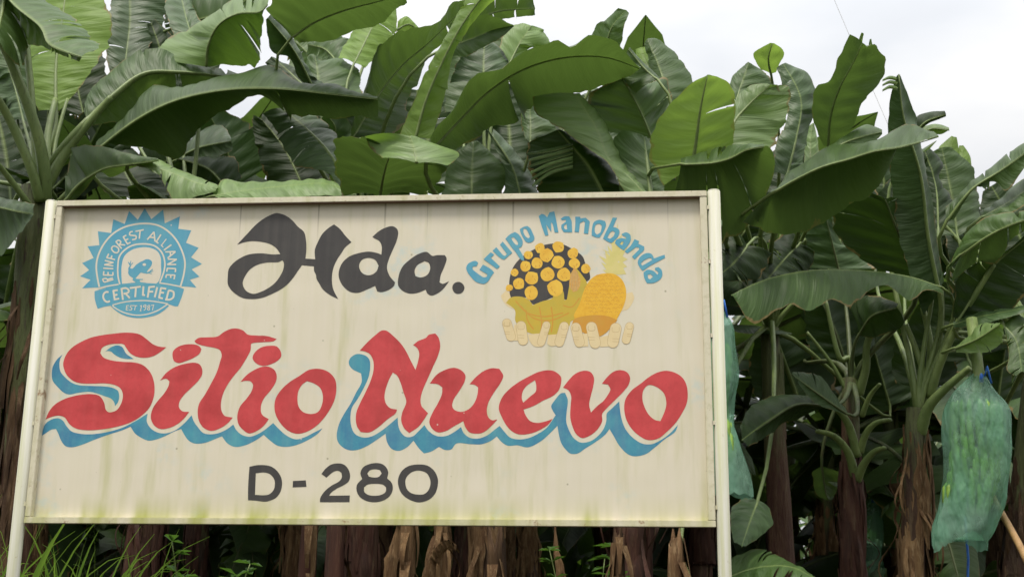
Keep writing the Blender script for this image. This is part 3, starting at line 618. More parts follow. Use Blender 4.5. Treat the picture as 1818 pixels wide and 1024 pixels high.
def mat_stem():
    m, n, b = newmat('pseudostem_skin'); co = worldco(n); oc = objco(n)
    sp = node(n, 'ShaderNodeSeparateXYZ'); n.links.new(co, sp.inputs[0])
    a = noise(n, oc, 5, 5, 0.65, (3, 3, 0.5)); a2 = noise(n, oc, 14, 5, 0.7, (3, 3, 0.35))
    oi = node(n, 'ShaderNodeObjectInfo').outputs['Random']
    grn = mixc(n, ramp(n, a, [(.4, 0.), (.6, 1.)]), (0.0527, 0.0651, 0.0186), (0.0868, 0.0992, 0.0341))
    grn = mixc(n, ramp(n, a2, [(.55, 0.), (.68, .9)]), grn, (0.035, 0.018, 0.016))
    brn = mixc(n, ramp(n, a, [(.4, 0.), (.62, 1.)]), (0.0279, 0.0161, 0.0093), (0.0651, 0.0347, 0.0186))
    brn = mixc(n, oi, brn, mixc(n, ramp(n, a2, [(.4, 0.), (.6, 1.)]), (0.0527, 0.0174, 0.0105), (0.0930, 0.0496, 0.0260)))
    brn = mixc(n, ramp(n, a2, [(.56, 0.), (.7, .8)]), brn, (0.1240, 0.0868, 0.0465))
    h = mth(n, 'ADD', sp.outputs['Z'], mth(n, 'MULTIPLY', mth(n, 'SUBTRACT', a, 0.5), 1.6))
    h = mth(n, 'SUBTRACT', h, mth(n, 'MULTIPLY', oi, 0.5))
    f = node(n, 'ShaderNodeMapRange'); f.inputs[1].default_value = 2.0; f.inputs[2].default_value = 2.35; n.links.new(h, f.inputs[0])
    c = mixc(n, f.outputs[0], brn, grn)
    n.links.new(c, b.inputs['Base Color']); b.inputs['Roughness'].default_value = .6; b.inputs['Specular IOR Level'].default_value = .3
    bump(n, mth(n, 'ADD', a, a2), b, .8, .02); return m
M_STEM = mat_stem()
M_SHEATH = mat_simple('dry_sheath', (0.0780, 0.0450, 0.0216), (0.0420, 0.0228, 0.0120), (0.1320, 0.0870, 0.0480), 5, 0.8, 0.7, (4, 4, 0.5), 0.2)
M_SHRED = mat_simple('red_brown_sheath', (0.0600, 0.0228, 0.0144), (0.0330, 0.0144, 0.0096), (0.0960, 0.0540, 0.0300), 5, 0.7, 0.5, (4, 4, 0.4), 0.25)
M_TAN = mat_simple('tan_dead_leaf', (0.1870, 0.1148, 0.0553), (0.0935, 0.0510, 0.0255), (0.2720, 0.1913, 0.1062), 6, 0.85, 0.7, (4, 4, 0.6), 0.15)

TAGS = {'A': (0, 0, 2.843), 'B': (400, 0, 2.843), 'C': (820, 0, 2.843), 'D': (1240, 0, 2.56), 'E': (1260, 360, 3.012), 'F': (1260, 660, 2.813), 'X': (0, 0, 1.0)}
def ppx(s, cur=None):
    pts = []; num = []
    for t in s.split():
        if t in TAGS: cur = TAGS[t]
        else:
            num.append(float(t))
            if len(num) == 2: pts.append((cur[0] + num[0] / cur[2], cur[1] + num[1] / cur[2])); num = []
    return pts, cur
LRG = random.Random(11)
def blade(M3, L3, R3, nu, nv, wav, seed, bulge=0.10, tears=0, fold=0.0):
    """leaf blade lofted between its two margins and the midrib; all three in world space"""
    rg = random.Random(seed); M = resample(M3, nu); Lf = resample(L3, nu); Rt = resample(R3, nu)
    ln = sum(math.dist(a, b) for a, b in zip(M, M[1:]))
    ph = [rg.uniform(0, 6.28) for _ in range(8)]; fr = [rg.uniform(2.2, 3.6), rg.uniform(5, 7.5), rg.uniform(11, 16)]
    mb = MB()
    for side, E in ((0, Lf), (1, Rt)):
        vs = []; uvs = []; fs = []; cols = nu + 1
        tear = set()
        for _ in range(tears if side == tears % 2 or tears > 1 else 0): tear.add(rg.randrange(int(nu * .3), nu - 3))
        row0 = []
        rows = []
        for i in range(nu + 1):
            m = Vector(M[i]); e = Vector(E[i]); d = e - m
            s_ = i / nu * ln; jag = .045 * math.sin(s_ * 31 + ph[5] + 2 * math.sin(s_ * 11)) * math.sin(s_ * 13 + ph[7]) + .02 * math.sin(s_ * 83 + ph[3 + side]) + rg.uniform(-.012, .012)
            d = d * (1 + jag * min(1, i / 5)); wdt = d.length
            tg = Vector(M[min(i+1, nu)]) - Vector(M[max(i-1, 0)])
            nrm = tg.cross(d); nrm = nrm.normalized() if nrm.length > 1e-9 else Vector((0, -1, 0))
            if nrm.z < 0: nrm = -nrm
            u = i / nu; s = u * ln; r = []
            env = min(1, u * 6) * min(1, (1 - u) * 6 + .15)
            for j in range(nv + 1):
                v = j / nv
                h = bulge * wdt * math.sin(math.pi * v) * 0.9
                wv = wav * env * (0.55 * math.sin(s * fr[0] + ph[side]) + 0.3 * math.sin(s * fr[1] * 1.4 + ph[2 + side]) + 0.18 * math.sin(s * fr[2] * 1.5 + ph[4 + side]))
                h += 1.25 * wv * v * v * min(1, wdt * 5)
                h += 0.0045 * math.sin(s * 74 + ph[6] + 1.5 * math.sin(s * 9)) * math.sin(math.pi * min(v * 1.1, 1)) * min(1, wdt * 8)
                p = m + d * v + nrm * h
                r.append(p)
            rows.append((s, r))
        # rows -> faces; a tear doubles a row and pulls the halves apart towards the margin
        def emit(chunk):
            b = len(vs)
            for s_, r_ in chunk:
                for j, p in enumerate(r_): vs.append(p); uvs.append((s_, (-1 if side == 0 else 1) * j / nv))
            for i in range(len(chunk) - 1):
                for j in range(nv):
                    a = b + i * (nv + 1) + j; q = (a, a + 1, a + nv + 2, a + nv + 1)
                    fs.append(q if side else q[::-1])
        chunk = []
        for i, (s, r) in enumerate(rows):
            if i in tear:
                g = rg.uniform(.3, 1.5); tg = Vector(M[min(i+1, nu)]) - Vector(M[i-1])
                st_ = rg.randrange(1, max(2, nv // 3))
                A_ = [p - tg * 0.5 * g * max(0, (j - st_) / (nv - st_)) ** .8 for j, p in enumerate(r)]
                dz = rg.uniform(.01, .05)
                B_ = [p + tg * 0.5 * g * max(0, (j - st_) / (nv - st_)) ** .8 - Vector((0, 0, dz)) * max(0, (j - st_) / (nv - st_)) for j, p in enumerate(r)]
                chunk.append((s, A_)); emit(chunk); chunk = [(s, B_)]
            else: chunk.append((s, r))
        emit(chunk)
        mb.add(vs, fs, uvs)
    return mb, ln
PLANTS = {}
def leaf(plant, kind, Y0, Y1, M, Lm, Rm, dl=0.12, dr=0.12, wav=0.05, tears=0, bulge=0.10, rib=0.008, nu=64, nv=9, stalk=True, sub=True, label=None):
    """one traced leaf; Y0..Y1 distance behind the sign along the midrib, dl / dr how much farther (+) or nearer (-) the margins lie"""
    seed = LRG.randrange(10**6)
    tears = tears or LRG.choice([0, 1, 2, 3, 4]) * (nu > 30)
    Mp, cur = ppx(M); Lp, _ = ppx(Lm, cur); Rp, _ = ppx(Rm, cur)
    def to3(pts, off):
        c = catmull(pts, 6); c = resample(c, nu); res = []
        for i, p in enumerate(c):
            u = i / nu; taper = math.sin(math.pi * min(max(u, 0.02), .98)) ** .5 if off else 1
            res.append(tuple(P(p[0], p[1], Y0 + (Y1 - Y0) * u + (off * taper if off else 0))))
        return res
    M3 = to3(Mp, 0); L3 = to3(Lp, dl); R3 = to3(Rp, dr)
    mb, ln = blade(M3, L3, R3, nu, nv, wav, seed, bulge, tears)
    pl, crown, pm = PLANTS[plant]
    o = mb.build('leaf', LM[kind], pl)
    if label: o['label'] = label
    # stalk from the plant's crown runs on as the midrib
    b = Vector(M3[0]); dirn = (Vector(M3[3]) - b).normalized()
    pts = []; rs = []
    if stalk:
        d = (b - crown).length; up = Vector((0, 0, 1))
        c1 = crown + (up * .75 + (b - crown).normalized() * .25) * d * .35; c2 = b - dirn * d * .35
        for k in range(9):
            t = k / 9; pts.append(crown * (1-t)**3 + c1 * 3*t*(1-t)**2 + c2 * 3*t*t*(1-t) + b * t**3); rs.append(0.026 + (rib * 1.15 - 0.026) * t ** .7)
    off = Vector((0, 0.004, -0.004))
    for i in range(0, nu + 1, 2):
        u = i / nu; pts.append(Vector(M3[i]) + off * (1 if i else 0)); rs.append(rib * (1 - .85 * u) + .0012)
    mb = MB(); mb.tube(pts, rs, 7, 0.8); mb.build('midrib', pm, o)
    return o

def stem(pl, base, crown, r0, r1, mat, dry=0.0, rg=None, dmat=None, n=9):
    """pseudostem with leaf sheath ridges; dry sheath strips hang off its lower part"""
    rg = rg or random.Random(3)
    base = Vector(base); crown = Vector(crown); lean = crown - base
    mb = MB(); pts = []; rs = []
    for k in range(n + 1):
        t = k / n; p = base + lean * t + Vector((math.sin(t * 5) * .012, math.cos(t * 4) * .012, 0)); pts.append(p); rs.append(r0 + (r1 - r0) * t ** .8)
    mb.tube(pts, rs, 16, 1.0, 0.05, rg)
    # overlapping sheath bases: spiral flaps standing slightly proud
    for k in range(7):
        t0 = .25 + .65 * k / 7; a = k * 2.4; h = lean.length * .22
        row = []
        for q in range(7):
            tt = t0 + q * h / lean.length / 6
            c = base + lean * min(tt, 1); r = (r0 + (r1 - r0) * min(tt, 1) ** .8) * (1.02 + .012 * q)
            row.append([c + Vector((math.cos(a + w_) * r, math.sin(a + w_) * r, 0)) for w_ in [(-1.1 + .13 * q) + i * (2.2 - .26 * q) / 5 for i in range(6)]])
        vs = [p for r_ in row for p in r_]; fs = [(i*6+j, i*6+j+1, (i+1)*6+j+1, (i+1)*6+j) for i in range(6) for j in range(5)]
        mb.add(vs, fs)
    s = mb.build('pseudostem', mat, pl)
    if dry > 0:
        mb = MB()
        for k in range(int(120 * dry)):
            t = rg.uniform(.1, 1) ** .6 * dry; a = rg.uniform(0, 6.28); c = base + lean * t; r = (r0 + (r1 - r0) * t ** .8) * rg.uniform(1.01, 1.10)
            loose = rg.random() < .22; ln = rg.uniform(.18, .5) if loose else rg.uniform(.3, .75); wd = rg.uniform(.008, .02) if loose else rg.uniform(.015, .042)
            curl = rg.uniform(.03, .12) if loose else rg.uniform(0, .015); tw = rg.uniform(-.9, .9) if loose else rg.uniform(-.25, .25)
            vs = []; fs = []; fl = rg.uniform(0, 6)
            for q in range(10):
                tt = q / 9; rr = r + curl * math.sin(tt * 2.4) ** 2 + .006 * math.sin(tt * 9 + fl); aa = a + tw * tt * .6
                zz = c.z - ln * tt + .08; cc = Vector((c.x + math.cos(aa) * rr, c.y + math.sin(aa) * rr, max(zz, ground_z(c.x, c.y) + .01)))
                sd_ = Vector((-math.sin(aa), math.cos(aa), 0)) * wd * min(1, .15 + tt * 3) * (1 - .7 * tt ** 2) * rg.uniform(.7, 1.25)
                vs += [cc - sd_ + Vector((0, 0, rg.uniform(-.01, .01))), cc + Vector((math.cos(aa), math.sin(aa), 0)) * wd * .3, cc + sd_]
            for q in range(9): fs += [(q*3, q*3+1, q*3+4, q*3+3), (q*3+1, q*3+2, q*3+5, q*3+4)]
            mb.add(vs, fs)
        mb.build('dry_sheath', dmat or M_SHEATH, s)
    return s
def plant(key, label, cx, cy, Y, r0=0.105, r1=0.055, ribm=None, dry=0.35, basex=None, dmat=None, seed=1, crown_drop=0.25):
    crown = P(cx, cy, Y)
    bx = P(basex if basex is not None else cx, 1000, Y).x
    base = Vector((bx, Y, ground_z(bx, Y)))
    pl = thing('banana_plant', label, 'banana plant', base, 'banana plants in the front row')
    PLANTS[key] = (pl, crown, ribm or M_RIB)
    stem(pl, base - Vector((0, 0, .08)), crown + Vector((0, 0, .06)), r0, r1, M_STEM, dry, random.Random(seed), dmat)
    return pl

plant('L', 'banana plant at the left edge with bright yellow-green young leaf and thick pale stalks', 62, 350, 2.3, .10, .07, dry=.8, basex=35, seed=2)
plant('a', 'banana plant above the left end of the signboard with long dark drooping leaves', 330, 470, 2.7, .11, .07, dry=.6, basex=225, seed=3, dmat=M_SHRED)
plant('b', 'banana plant rising behind the black painted word with one long bright leaf', 640, 470, 2.8, .11, .07, dry=.6, basex=652, seed=4, dmat=M_SHRED)
plant('c', 'banana plant behind the fruit emblem with one broad dark green leaf reaching right', 860, 480, 2.6, .10, .07, dry=.62, basex=876, seed=5, dmat=M_TAN)
plant('d', 'banana plant behind the right end of the signboard with upright broad light green leaves', 1130, 480, 2.5, .10, .07, dry=.6, basex=1112, seed=6, dmat=M_SHRED)
plant('e', 'banana plant just right of the signboard post with a large leaf folded over its midrib', 1370, 600, 3.7, .10, .06, basex=1385, seed=7)
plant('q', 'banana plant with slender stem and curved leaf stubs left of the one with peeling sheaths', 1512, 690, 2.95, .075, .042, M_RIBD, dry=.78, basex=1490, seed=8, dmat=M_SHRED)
plant('r', 'banana plant with tan peeling dry sheaths just left of the large bagged bunch', 1630, 745, 2.6, .085, .05, M_RIB, dry=.93, basex=1585, seed=9, dmat=M_TAN)
plant('s', 'banana plant at the right edge of the picture behind the large bagged bunch', 1850, 640, 2.9, .11, .065, M_RIB, dry=.7, basex=1740, seed=10)

# ---- left part of the photograph
leaf('L','m',1.9,1.5,'A -60 -200 50 0 200 130 250 225 410 288','120 -200 215 0 370 100 495 215 470 262','-200 -150 0 60 60 185 200 250 400 312',.25,.4,.02,stalk=False)
leaf('L','y',2.6,2.9,'A 282 560 285 300 325 20 350 -260','195 560 140 400 130 240 195 20 300 -240','300 560 440 410 530 260 562 110 420 -240',.03,.05,.04,rib=.017)
leaf('L','m',2.2,1.7,'A 40 -250 30 -100 15 30 -10 150 -20 190','-150 -200 -180 0 -120 120 -40 190','150 -200 135 0 140 200 120 330 20 260',.05,.1,.03,rib=.02)
leaf('a','b',3.2,3.5,'A 620 420 640 250 655 100 650 -80','560 400 538 270 545 120 575 -70','690 330 760 230 815 130 870 -80',-.05,.1,.03)
leaf('a','b',3.1,3.4,'A 975 200 940 90 905 -60','890 200 835 80 840 -60','1010 110 975 20 950 -60',-.05,.1)
leaf('a','l',2.5,2.1,'A 1040 338 1052 225 1105 122 1200 68 1308 60 1352 20','740 302 860 210 1000 110 1150 32 1280 -10 1370 -30','1045 338 1120 330 1200 325 1260 324 1300 326 1330 60',.42,.28,.04,bulge=.04,stalk=False)
leaf('L','m',2.3,2.7,'A 440 610 560 490 720 372 900 362 1100 380 1290 412','425 560 450 440 600 318 780 302 1000 338 1290 405','450 640 620 570 760 500 900 460 1100 440 1290 418',.10,.28,.075,rib=.024)
leaf('a','m',2.2,2.0,'A 480 760 690 600 900 500 1150 450 1400 445 1650 470 1905 498','520 690 650 560 790 432 1000 425 1300 416 1560 440 1905 490','540 720 700 735 875 808 1000 670 1200 578 1500 582 1910 590',.35,.35,.09,tears=1)
leaf('a','m',2.0,1.8,'A 330 1010 400 925 520 850 640 828 800 808','330 960 345 790 440 738 620 768 800 800','380 1010 500 870 560 905 660 850 800 814',.05,.2,.03)
leaf('a','l',1.9,1.7,'A 690 830 800 850 900 885 1000 925 1098 948','700 820 800 808 900 855 1010 890 1100 935','700 838 790 870 850 960 900 1020 1090 965',.12,-.03,.02)
leaf('a','b',3.2,3.0,'A 880 812 1000 745 1165 712','960 720 1060 648 1135 658 1168 700','900 815 1050 808 1172 760',.2,0)
leaf('a','l',1.7,1.6,'B -60 990 60 968 250 945 470 925 580 945','-60 960 0 915 100 940 300 935 480 916 560 925','-20 1010 80 1005 250 1005 420 985 590 990',.25,-.1,.02)
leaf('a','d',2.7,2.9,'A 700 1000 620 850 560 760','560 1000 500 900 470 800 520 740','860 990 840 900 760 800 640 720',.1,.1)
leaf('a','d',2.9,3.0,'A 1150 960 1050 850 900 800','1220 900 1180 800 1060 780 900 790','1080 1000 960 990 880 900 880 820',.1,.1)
leaf('L','b',2.2,1.9,'X -60 330 -20 360 20 372 60 380','-60 300 -10 345 30 355 62 362','-60 420 -10 450 20 430 58 385',.1,0,.01)
leaf('L','m',2.7,2.9,'X 30 200 25 130 18 60','-30 220 -50 140 -30 40','60 210 62 130 50 60',.1,.1)
leaf('L','b',2.6,2.7,'A 115 600 80 460 40 340','40 620 -20 500 -30 360','150 640 140 560 60 400',.1,.1)
# ---- above the black word
leaf('b','m',2.2,1.9,'B 335 190 450 110 600 50 750 10 900 -30','250 100 220 20 400 -120 700 -180 900 -60','375 220 480 190 700 105 840 52 918 15',-.35,.32,.05)
leaf('b','b',2.7,2.4,'B 440 435 385 320 320 215 215 90','425 440 368 390 325 290 232 255 205 100','520 445 425 355 378 265 330 170 230 70',.03,.15,.02)
leaf('b','d',3.1,3.2,'B 395 430 310 350 235 288','200 430 185 360 232 286','420 420 380 350 330 325 240 290',.05,.1)
leaf('b','m',2.9,3.0,'B 470 480 465 380 455 282','400 450 400 370 420 285 445 275','690 480 670 370 560 302 480 318 460 285',.05,.15,.03)
leaf('b','m',3.2,3.4,'B 560 305 500 245 415 225','600 260 620 180 520 185 420 215','540 310 450 300 405 280',.05,.05)
leaf('b','y',3.0,3.3,'B 650 320 715 190 775 70 850 -40','570 295 635 175 725 90 790 -20','705 345 800 245 862 170 862 40 880 -30',.05,.1,.03)
leaf('b','y',3.6,3.7,'B 865 150 925 120 985 160','870 110 915 82 985 150','870 165 935 192 985 165',.03,.03,.01,nu=16)
leaf('b','m',2.5,2.7,'B 640 700 770 480 900 320 1030 210 1210 30','640 640 690 400 760 250 880 168 1060 150 1150 25 1215 0','780 700 880 650 920 520 1000 400 1100 240 1230 60',-.30,.22,.045)
leaf('b','y',2.0,1.8,'B 960 692 1010 510 1095 310 1190 130 1300 -20 1420 -150','880 682 940 530 1020 350 1110 180 1215 0 1330 -150','1045 702 1100 485 1140 300 1185 205 1308 52 1500 -120',.12,.10,.015,stalk=True,bulge=.06)
leaf('b','l',1.55,1.6,'B 965 822 952 750 933 686','790 797 735 745 700 688','1120 836 1190 775 1000 700 945 688',.12,.12,.01,stalk=False,nu=20)
leaf('b','m',2.2,1.65,'B 780 990 795 900 815 820 835 770','600 990 550 900 545 780 560 715 690 690','1000 990 1080 900 1115 840 1000 780 860 765',-.03,-.03,.03)
leaf('b','b',2.8,2.7,'B 545 700 555 640 520 585','600 735 500 640 488 592','665 710 640 640 600 578 540 580',.05,.05,.02,nu=16)
leaf('b','b',2.2,2.5,'B 655 1000 580 860 500 740 400 640 285 545','600 1000 530 880 430 842 335 808 240 640 190 575','665 1000 600 850 590 720 480 600 330 545',.0,.15,.03,rib=.016)
leaf('b','d',2.9,3.0,'B 400 960 300 750 180 600','250 960 180 850 150 700 138 580','540 920 430 750 300 620 190 570',.05,.1)
leaf('b','d',3.0,3.1,'B 700 700 660 600 640 520','560 720 560 620 600 520','800 720 780 620 700 500',.05,.1)
# ---- above the emblem
leaf('c','m',1.9,2.1,'C -140 740 0 590 130 462 300 352 500 290 720 285 900 345','-160 700 -60 480 60 362 180 350 280 285 440 240 480 205 550 242 630 186 720 225 820 290 900 345','-100 790 60 712 120 650 250 600 300 520 370 490 560 470 720 440 840 390 900 347',-.36,.26,.05,bulge=.06,nu=44)
leaf('c','m',2.3,2.5,'C 60 110 180 55 370 40','60 70 180 -30 360 -10','100 100 240 95 370 78',-.1,.1,.02,stalk=False)
leaf('b','m',2.1,2.3,'C -60 230 60 190 160 150 262 130','-60 120 30 90 130 80 258 126','-60 285 30 280 130 225 200 190 262 135',-.1,.0,.02)
leaf('c','l',2.8,2.9,'C 240 320 290 220 350 132','190 240 225 150 300 122 345 128','260 330 340 245 445 240 425 165 358 130',.03,.1,.02,tears=1)
leaf('c','b',2.7,2.8,'C 110 420 110 300 115 200','-60 420 -20 330 40 240 100 200','250 380 240 330 200 240 130 200',.03,.08)
leaf('c','m',2.6,2.5,'C 720 260 755 140 830 52','650 190 700 115 790 42','795 255 818 150 845 68',.05,-.05,.015,nu=20)
leaf('d','m',2.6,2.8,'C 1050 560 1010 380 935 200','1040 560 970 400 920 225','1080 580 1158 445 1090 300 1000 205 940 195',.05,.1,.03,tears=1)
leaf('d','y',2.8,2.9,'C 960 380 925 300 905 240','920 360 885 300 878 250','975 370 960 300 935 238',.03,.05,.01,nu=16)
leaf('d','m',2.3,2.2,'C 960 700 900 555 815 400','700 660 660 560 640 480 805 400','1030 600 1058 550 1035 390 940 425 830 410',.0,.12,.03,tears=2)
leaf('d','m',2.15,2.2,'C 985 400 920 340 842 245','880 470 820 420 800 350 838 250','1000 400 975 370 910 310 848 240',.05,.05,.02,nu=20)
leaf('d','y',2.0,1.75,'X 1228 300 1236 250 1244 190 1256 133','1178 330 1157 288 1156 246 1182 197 1224 151 1252 136','1290 285 1300 234 1302 176 1291 146 1260 133',.04,.06,.02,rib=.013,nu=40)
leaf('d','m',2.1,2.2,'C 955 990 938 840 920 690','800 990 790 830 765 710 810 655 905 678','1020 990 1005 860 965 750 932 690',.05,.12,.02,rib=.016,tears=1)
leaf('d','l',2.0,2.1,'C 925 985 850 900 740 800 680 650 575 472','830 985 740 830 640 755 500 655 370 582 370 490','935 975 840 860 780 750 700 600 600 478',-.03,.25,.02)
leaf('c','d',2.2,2.1,'C 720 980 640 835 560 740 485 655','390 985 360 870 335 790 345 720 400 690','820 985 770 830 700 762 600 700 500 655',-.05,.1,.04,tears=5)
leaf('c','m',2.3,2.4,'C 345 720 345 620 345 505','320 700 300 600 310 540','440 705 480 640 375 580 365 500',.02,.05,.02)
leaf('c','m',2.15,2.25,'C 50 1010 50 850 60 712','-100 1010 -60 820 40 720','190 1000 235 865 150 770 80 712',.03,.1,.02)
leaf('c','b',2.2,2.3,'C 300 1000 250 830 150 680','200 1000 215 860 125 650','400 1000 340 850 215 700 160 650',.03,.15,.02)
# ---- right of the emblem
leaf('e','l',2.0,2.1,'D 135 690 160 560 230 470 325 384','140 670 150 560 170 450 230 390 310 380','320 690 375 600 415 480 412 400 340 384',.03,.1,.02,tears=2,rib=.012)
leaf('e','m',2.5,2.6,'D 170 460 195 380 230 283','152 440 150 350 222 284','250 400 345 380 330 345 240 290',.03,.08)
leaf('e','y',2.5,2.35,'D 330 338 318 265 336 197','285 318 247 250 325 196','352 330 388 240 345 198',.03,-.02,.01,nu=18)
leaf('e','b',2.25,2.4,'D 400 800 445 620 465 450 385 290','335 780 350 660 405 520 385 390 355 310','465 790 505 600 534 480 500 350 400 288',.0,.12,.02)
leaf('e','l',2.6,2.7,'D 510 760 510 650 520 560','480 740 485 650 500 580','545 750 545 660 525 560',.03,.05,.01,nu=18)
leaf('e','m',2.3,1.8,'D 590 665 600 530 640 400 700 290 745 195','570 665 518 540 530 398 600 365 640 262 690 157','650 640 700 585 745 475 848 325 812 205 765 215',.03,-.08,.03,nu=40)
leaf('e','m',2.1,2.05,'D 545 720 680 640 835 600','545 690 650 625 755 568 835 590','565 725 720 655 800 640 835 610',.1,.0,.02)
leaf('r','b',2.5,2.1,'X 1668 520 1648 420 1635 310 1605 210 1596 131','1640 560 1600 440 1580 290 1578 190 1592 135','1676 500 1655 380 1634 240 1618 190 1598 133',.05,.12,.015,rib=.015,nu=44)
leaf('e','m',1.9,1.6,'D 330 880 430 820 540 765 615 740 690 720 800 685 930 665 1092 618','335 868 430 800 550 712 700 665 850 630 942 612 1070 602','200 1010 400 1060 600 975 780 882 860 800 930 712 1093 625',.38,.36,.06,bulge=.05,nu=44)
leaf('e','m',1.85,1.6,'D -80 745 60 738 150 715 215 680 300 664','-80 720 0 702 90 675 200 660 290 660','-110 880 -20 1060 150 1060 285 945 342 790 338 690',.28,.34,.02,nu=34)
leaf('s','m',2.3,2.1,'D 1130 1000 1240 860 1370 775 1490 690 1600 590','1125 940 1230 830 1360 735 1480 648 1580 560','1160 1000 1250 862 1345 825 1398 872 1440 820 1500 740 1620 640',.12,.0,.02)
leaf('s','y',3.2,3.3,'D 1130 810 1140 720 1160 622','1095 790 1088 680 1150 618','1160 830 1185 720 1175 625',.03,.03,.01,nu=18)
leaf('s','y',3.2,3.3,'D 1200 840 1210 760 1195 662','1175 800 1172 720 1185 662','1238 825 1238 720 1205 662',.03,.03,.01,nu=18)
leaf('r','d',2.7,2.6,'D 985 605 1035 550 1125 518','975 570 1010 518 1120 505','1000 600 1045 562 1125 530',.05,.02,.01,nu=18)
leaf('s','l',2.9,2.8,'D 1020 600 1070 580 1140 590','1020 575 1080 562 1138 580','1040 600 1095 612 1140 592',.05,.02,.01,nu=16)
leaf('r','d',2.6,2.7,'D 1090 1040 1080 850 1030 690','1060 1040 1030 850 1010 690','1150 1000 1150 880 1110 800 1130 730 1050 675',.05,.1)
leaf('s','m',2.3,2.2,'D 1290 985 1400 925 1540 830','1280 960 1380 900 1520 800','1300 1010 1420 970 1560 900',.2,-.05)
# ---- right side, lower
leaf('q','d',2.6,2.3,'E 1105 410 1050 250 990 110 940 -20','900 360 740 240 660 80 780 -60 900 -40','1195 420 1180 250 1130 120 1080 0 970 -30',.05,.1,.03,rib=.016)
leaf('q','b',3.2,3.1,'E 690 355 660 230 620 70','500 350 480 210 520 120 600 60','890 355 800 240 705 215 650 70',.03,.08,.04)
leaf('r','m',2.4,1.9,'E 1240 452 1100 402 950 374 750 357 550 358 380 386 250 426 115 492','1235 470 1100 440 950 410 750 395 550 395 380 420 250 450 120 500','1250 490 1160 465 1060 527 930 440 800 512 745 556 650 508 520 576 420 536 240 642 130 505',.30,-.10,.012,bulge=.05,nu=60,nv=10)
leaf('s','m',2.2,2.0,'E 1340 280 1480 180 1600 120 1720 80','1250 420 1310 250 1400 125 1510 55 1720 40','1290 430 1420 330 1540 325 1620 200 1720 130',.1,.12,.03,tears=4)
leaf('s','d',2.4,2.3,'E 1330 620 1420 480 1520 330 1700 180','1300 610 1310 420 1440 310 1600 250 1720 140','1440 600 1600 570 1720 420 1760 220',-.1,.05,.04)
leaf('s','l',2.2,2.0,'E 1310 775 1430 725 1550 648','1330 760 1400 690 1440 640 1560 640','1320 800 1480 795 1560 745 1572 655',.1,.0,.02)
leaf('s','m',2.25,2.1,'E 1570 650 1640 740 1670 900','1570 650 1600 800 1590 900 1640 925','1580 640 1650 600 1720 700 1700 920',.0,.05,.03)
leaf('s','b',2.4,2.2,'E 1300 650 1440 610 1700 560','1300 640 1420 585 1560 575 1700 545','1310 670 1440 650 1600 610 1700 580',.15,-.05,.02)
leaf('q','d',2.8,2.6,'E 800 700 870 600 1000 560','745 560 790 520 900 500 1010 540','770 690 860 720 1000 680 1045 640',.05,.05,.03)
leaf('e','d',2.6,2.4,'E 200 230 130 320 60 380','100 120 60 220 40 330','330 270 260 400 80 420',.05,.05,.03)
leaf('e','d',3.0,2.8,'E 480 220 400 300 300 420','420 130 330 220 230 330','560 260 540 340 420 430',.05,.1)
leaf('q','b',2.5,2.2,'F 690 210 560 120 410 10','640 150 530 20 415 0','690 215 520 150 420 20',.1,.0,.02)
leaf('q','d',2.6,2.3,'F 600 170 440 160 300 240 160 340','570 140 400 100 230 160 150 270','430 245 380 260 280 330 190 372',.15,.0,.03)
leaf('e','b',2.3,2.1,'F 240 640 200 750 160 870','160 630 100 720 120 850','300 680 300 780 180 870',.03,.03,.02)
leaf('e','m',2.2,1.9,'F 60 1040 220 980 400 970 540 1040','100 930 260 898 400 950 530 1030','80 1060 250 1060 400 1060 520 1060',.2,-.1,.02)
leaf('q','m',3.0,3.1,'F 560 470 580 600 600 640','510 500 530 600 580 640','650 500 640 590 610 640',.03,.05,.02)

# ---- bare or cut stalks that show whole
def stalks(key, name, items, mat):
    pl, crown, _ = PLANTS[key]
    for s, Ya, Yb, wa, wb in items:
        pts, _c = ppx(s); pts = catmull(pts, 6); n = len(pts) - 1; mb = MB()
        mb.tube([P(p[0], p[1], Ya + (Yb - Ya) * i / n) for i, p in enumerate(pts)], [wa + (wb - wa) * i / n for i in range(n + 1)], 9, .85)
        mb.build(name, mat, pl)
stalks('L', 'leaf_stalk', [('A 225 1010 225 880 200 720 150 560 90 400 30 260 -30 150', 2.28, 1.9, .040, .022), ('A 200 1010 160 860 70 650 0 520 -60 440', 2.25, 1.9, .032, .02),
    ('A 225 960 330 770 450 620 560 490', 2.28, 2.3, .040, .018), ('A 240 960 240 700 280 500', 2.33, 2.6, .03, .016), ('A 265 900 280 720 340 500', 2.36, 2.6, .016, .010), ('A 150 1040 70 930 -10 830 -60 790', 2.2, 1.9, .022, .014),
    ('A 290 1040 340 980 440 880', 2.25, 2.0, .03, .012)], M_RIB)
stalks('q', 'leaf_stalk', [('F 735 420 700 280 650 200 595 165', 2.9, 2.75, .028, .014), ('F 725 520 690 400 620 320 535 295', 2.9, 2.7, .028, .013), ('F 750 400 780 310 830 255 905 238', 2.9, 2.75, .024, .012), ('F 735 540 770 460 820 400 875 378', 2.9, 2.7, .028, .013),
    ('F 730 110 700 -60 E 690 820 620 520', 2.95, 2.9, .030, .012), ('F 745 110 780 -20 E 850 730 950 600', 2.95, 2.8, .030, .016), ('F 730 200 680 90 610 -40 E 520 690', 2.95, 2.9, .02, .010), ('F 760 220 800 120 850 60', 2.93, 2.8, .018, .010)], M_RIB)
